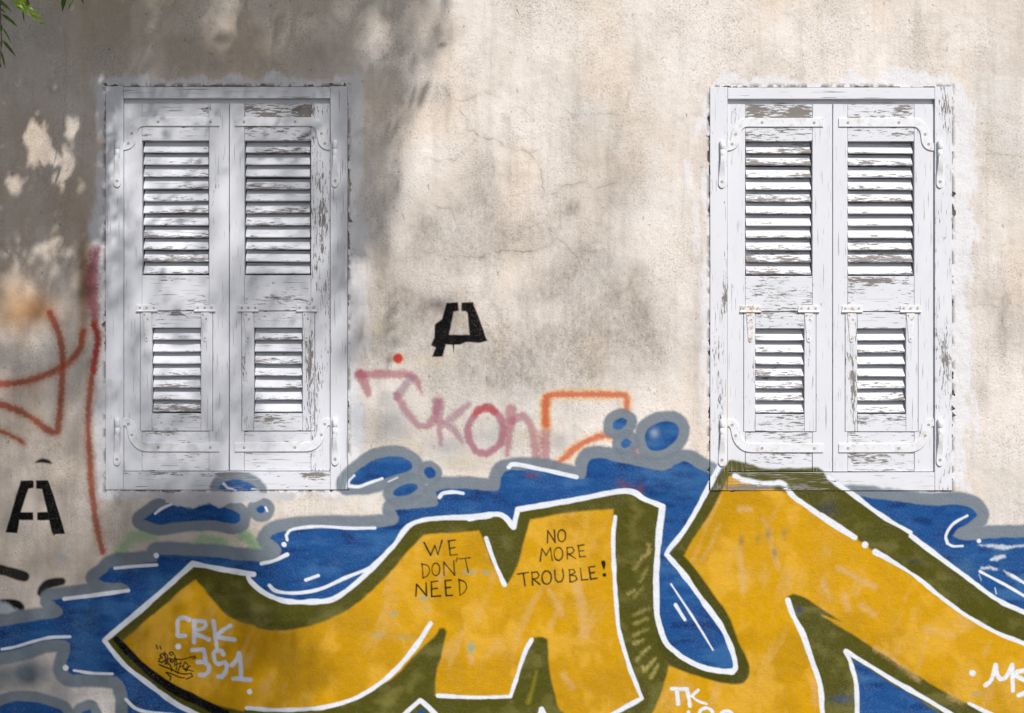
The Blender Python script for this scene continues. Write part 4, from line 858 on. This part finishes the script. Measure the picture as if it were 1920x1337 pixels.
def shade(px, py):
    xe = np.interp(py, ex[:, 1] * 0 + np.array([e[0] for e in EY]), [e[1] for e in EY])
    n = fbm(px / 70, py / 70, 101, 3) - 0.5
    s_ = 1 - sstep(-46, 46, px - xe + n * 130)
    for x, y, rx, ry, a in DARK: s_ = np.maximum(s_, a * np.exp(-((px - x) / rx) ** 2 - ((py - y) / ry) ** 2))
    f = np.zeros_like(s_)
    for x, y, rx, ry, a in FLECK:
        if x < 190: rx *= .72; ry *= .75
        f = np.maximum(f, a * np.exp(-(((px - x) / rx) ** 2 + ((py - y) / ry) ** 2) ** 1.5))
    f = np.maximum(f, 0.35 * sstep(170, 230, px) * sstep(.70, .82, fbm(px / 34, py / 52, 111, 3)))
    return s_ * (1 - np.clip(f * 1.25, 0, 1))
EY = [(-400, 860), (-100, 850), (0, 815), (60, 830), (120, 800), (180, 775), (260, 735), (330, 712), (400, 735), (470, 705), (540, 700), (600, 690), (680, 668), (740, 610), (800, 560), (860, 500), (920, 470), (1000, 480), (1100, 530), (1200, 575), (1337, 610), (1600, 650)]
def leaf_mesh(base, dirv, nrm, Ln, Wd, tone):
    """arrays of n leaves -> 8-vertex folded blades"""
    side = np.cross(dirv, nrm); n = len(base)
    pts = []
    for (u, v, h) in ((0, 0, 0), (.3, .42, .10), (.3, -.42, .10), (.3, 0, 0), (.65, .34, .02), (.65, -.34, .02), (.65, 0, -.07), (1, 0, -.22)):
        pts.append(base + dirv * (Ln * u)[:, None] + side * (Wd * v)[:, None] + nrm * (Wd * h)[:, None] * 1.0 + np.array((0, 0, -1.0)) * (Ln * .14 * u * u)[:, None])
    co = np.stack(pts, 1).reshape(-1, 3)
    tri = np.array([(0, 3, 1), (0, 2, 3), (1, 3, 6), (1, 6, 4), (3, 2, 5), (3, 5, 6), (4, 6, 7), (6, 5, 7)])
    f = (tri[None] + (np.arange(n) * 8)[:, None, None]).reshape(-1, 3)
    return co, f, np.repeat(tone, 8)
def unit(a): return a / np.linalg.norm(a, axis=-1, keepdims=True)
SD = SUN / -SUN[1]                     # per metre out of the wall
NL = 46000
need = []
tries = 0
B_, D_, N_, L_, W_ = [], [], [], [], []
cnt = 0
while cnt < NL and tries < 30:
    tries += 1; n = 40000
    px = rng.uniform(-520, 900, n); py = rng.uniform(-520, 1560, n)
    wx, wz = PX(px), PZ(py)
    tmin = np.maximum((3.55 - wz) / 1.42, 0.45) + 0.15
    far = np.clip((px - 120) / 520, 0, 1)
    lo = tmin + np.maximum(far * 2.4, np.maximum(4.4 * sstep(185, 300, px), 3.0 * sstep(430, 620, py))); lo = np.where(rng.random(n) < .22 * sstep(185, 300, px), tmin + .6, lo); t = lo + rng.random(n) ** 1.3 * (1.0 + 2.6 * far)
    base = np.stack([wx, np.zeros(n), wz], -1) + SD[None] * t[:, None]
    dv = unit(rng.normal(0, 1, (n, 3)) * (1, 1, .8) + np.array((0.0, -.1, -.55)))
    nv = unit(np.cross(dv, rng.normal(0, 1, (n, 3)))); nv = np.where((nv @ SUN)[:, None] < 0, -nv, nv)
    wind = sstep(168, 205, px) * (1 - sstep(625, 665, px)) * sstep(140, 175, py) * (1 - sstep(860, 950, py))
    zl2 = (1 - sstep(190, 260, px)) * sstep(660, 760, py) * (1 - sstep(1010, 1090, py)); zl1 = (1 - sstep(170, 230, px)) * sstep(380, 470, py) * (1 - sstep(660, 760, py))
    Ln = rng.uniform(.055, .10, n) * (1 - .35 * np.maximum(wind, np.maximum(zl1, np.maximum(zl2, (1 - sstep(560, 660, px)) * sstep(1010, 1100, py))))); Wd = Ln * rng.uniform(.34, .48, n)
    ok = np.ones(n); side = np.cross(dv, nv)
    for u, v in ((0, 0), (.33, .4), (.33, -.4), (.66, .3), (.66, -.3), (1, 0)):
        p = base + dv * (Ln * u)[:, None] + side * (Wd * v)[:, None]; k = -p[:, 1]
        q = p - SD[None] * k[:, None]
        ok = np.minimum(ok, shade(q[:, 0] / S + 960, (ZC - q[:, 2]) / S + 668.5))
    zl3 = (1 - sstep(560, 660, px)) * sstep(1010, 1100, py); zl4 = sstep(190, 260, px) * (1 - sstep(120, 160, py)); dens = (1 - 0.62 * wind) * (1 - .3 * zl4) * (1 - .38 * zl3) * (1 - 0.5 * zl2) * (1 - .3 * zl1)
    acc = (rng.random(n) < ok ** 1.6 * dens) & (base[:, 1] < -.25)
    B_.append(base[acc]); D_.append(dv[acc]); N_.append(nv[acc]); L_.append(Ln[acc]); W_.append(Wd[acc]); cnt += int(acc.sum())
B_, D_, N_, L_, W_ = [np.concatenate(q)[:NL] for q in (B_, D_, N_, L_, W_)]
co, f, tn = leaf_mesh(B_, D_, N_, L_, W_, rng.uniform(.0, .55, len(B_)))
tpos = (-3.3, -3.3, 0.0)
tree = tag(empty('leafy_tree', tpos), 'green tree with narrow pointed leaves hanging into the top left corner', 'tree')
def tpart(name, me):
    o = link(name, me, tree); o.location = tuple(-q for q in tpos); return o
me = raw_mesh('crown', co, f, M_leaf, {'tone': ('FLOAT', tn)}); tpart('crown', me)
def tube(mb, pts, r0, r1, seg=9):
    pts = [np.array(p, float) for p in pts]; n = len(pts); V, F = [], []
    for i, p in enumerate(pts):
        t = unit(pts[min(i + 1, n - 1)] - pts[max(i - 1, 0)]); a = np.cross(t, (0.31, .9, .2)); a = unit(a); b = np.cross(t, a); r = r0 + (r1 - r0) * i / (n - 1)
        for k in range(seg):
            q = k / seg * 2 * math.pi; V.append(tuple(p + (a * math.cos(q) + b * math.sin(q)) * r))
    for i in range(n - 1):
        for k in range(seg): F.append((i * seg + k, i * seg + (k + 1) % seg, (i + 1) * seg + (k + 1) % seg, (i + 1) * seg + k))
    mb.add(V, F, [(0, 0, 0)] * len(V), [0] * len(V), 0, True)
def bez(p, q, lift, n=7):
    p, q = np.array(p, float), np.array(q, float); m = (p + q) / 2 + np.array((0, 0, lift))
    return [(1 - t) ** 2 * p + 2 * t * (1 - t) * m + t * t * q for t in np.linspace(0, 1, n)]
tr = MB(); top = (-2.2, -3.6, 4.9)
tube(tr, bez(tpos, top, .2, 9), .17, .09, 12)
tpart('trunk', tr.build('trunk', (M_bark,), None).data); bpy.data.objects.remove([o for o in bpy.data.objects if o.name == 'trunk'][0])
br = MB(); 
sel = rng.choice(len(B_), 20, replace=False)
for i, s_ in enumerate(sel):
    t0 = rnd.uniform(.55, 1.0); st = bez(tpos, top, .2, 21)[int(t0 * 20)]
    tube(br, bez(st, B_[s_], .35), .010, .003, 6)
bo = br.build('branches', (M_bark,), tree); bo.location = tuple(-q for q in tpos)

# sprigs that hang into the picture at its top left corner, about half a metre off the wall
def at(px, py, y):
    k = (CAMD + y) / CAMD; return np.array((PX(px) * k, y, ZC + (PZ(py) - ZC) * k))
SPR = [(-0.55, [(-6, -60), (0, -10), (1, 30), (2, 60), (3, 80), (1, 100), (0, 128)], [((-14, -6), (20, 19), 8, .2), ((2, 26), (31, 48), 7, .15), ((3, 50), (21, 80), 4, .2), ((4, 75), (27, 103), 6.5, .15), ((2, 95), (9, 125), 4.5, .2), ((3, 46), (2, 62), 5, .2), ((3, 74), (2, 90), 5, .3), ((0, 16), (9, 23), 3, .1), ((-2, 118), (1, 126), 6, .1), ((-2, 30), (-26, 52), 6, .3), ((-2, 60), (-24, 86), 6, .3), ((0, 94), (-18, 120), 6, .3)]),
       (-0.7, [(20, -50), (34, -6), (46, 14), (58, 26), (68, 34)], [((24, 0), (42, 14), 9, .95), ((32, -2), (62, 16), 8, .8), ((38, 6), (30, 14), 6, .9), ((42, 10), (66, 20), 6, 1), ((44, 16), (56, 28), 7, 1), ((43, 18), (45, 41), 3, .1), ((54, 24), (80, 31), 5, 1), ((58, 28), (82, 38), 4, .9), ((60, 30), (64, 37), 4, .9), ((46, 4), (54, 8), 6, .1), ((68, 42), (90, 47), 3, .5), ((30, 8), (44, 20), 8, .7), ((44, -8), (55, 6), 5, .1)]),
       (-0.5, [(135, -60), (130, -30), (124, -6)], [((124, -20), (117, 16), 12, .05), ((143, -14), (129, 14), 6, .05), ((150, -8), (157, 7), 4, .1)])]
cam_l = np.array((0, -CAMD, ZC))
for y, stem, lvs in SPR:
    sm = MB(); sp = spline(stem, False, 90, 4); tube(sm, [at(px, py, y) for px, py in sp], .0026, .0010, 6)
    so = sm.build('leafy_twig', (M_bark,), tree); so.location = tuple(-q for q in tpos)
    b, d, nn_, ll, ww, tt = [], [], [], [], [], []
    for (p, q, w_, t_) in lvs:
        a0 = at(*p, y + rnd.uniform(-.02, .02)); a1 = at(*q, y + rnd.uniform(-.03, .03)) + np.array((0, 0, .14 * .0 + .0)); v = a1 - a0; L0 = np.linalg.norm(v); v = v + np.array((0, 0, .12 * L0))
        b.append(a0); d.append(unit(v)); ll.append(L0 * 1.02); ww.append(w_ * S * 1.0); tt.append(t_)  # high tone values paint partial sunlight into the colour of these hanging leaves
        nv = unit(np.cross(unit(v), np.cross((0, -1.0, rnd.uniform(-.2, .7)), unit(v)))); nn_.append(nv)
    co, f, tn = leaf_mesh(np.array(b), np.array(d), np.array(nn_), np.array(ll), np.array(ww), np.array(tt))
    me = raw_mesh('leaves', co, f, M_leaf, {'tone': ('FLOAT', tn)}); o = link('leaves', me, so)
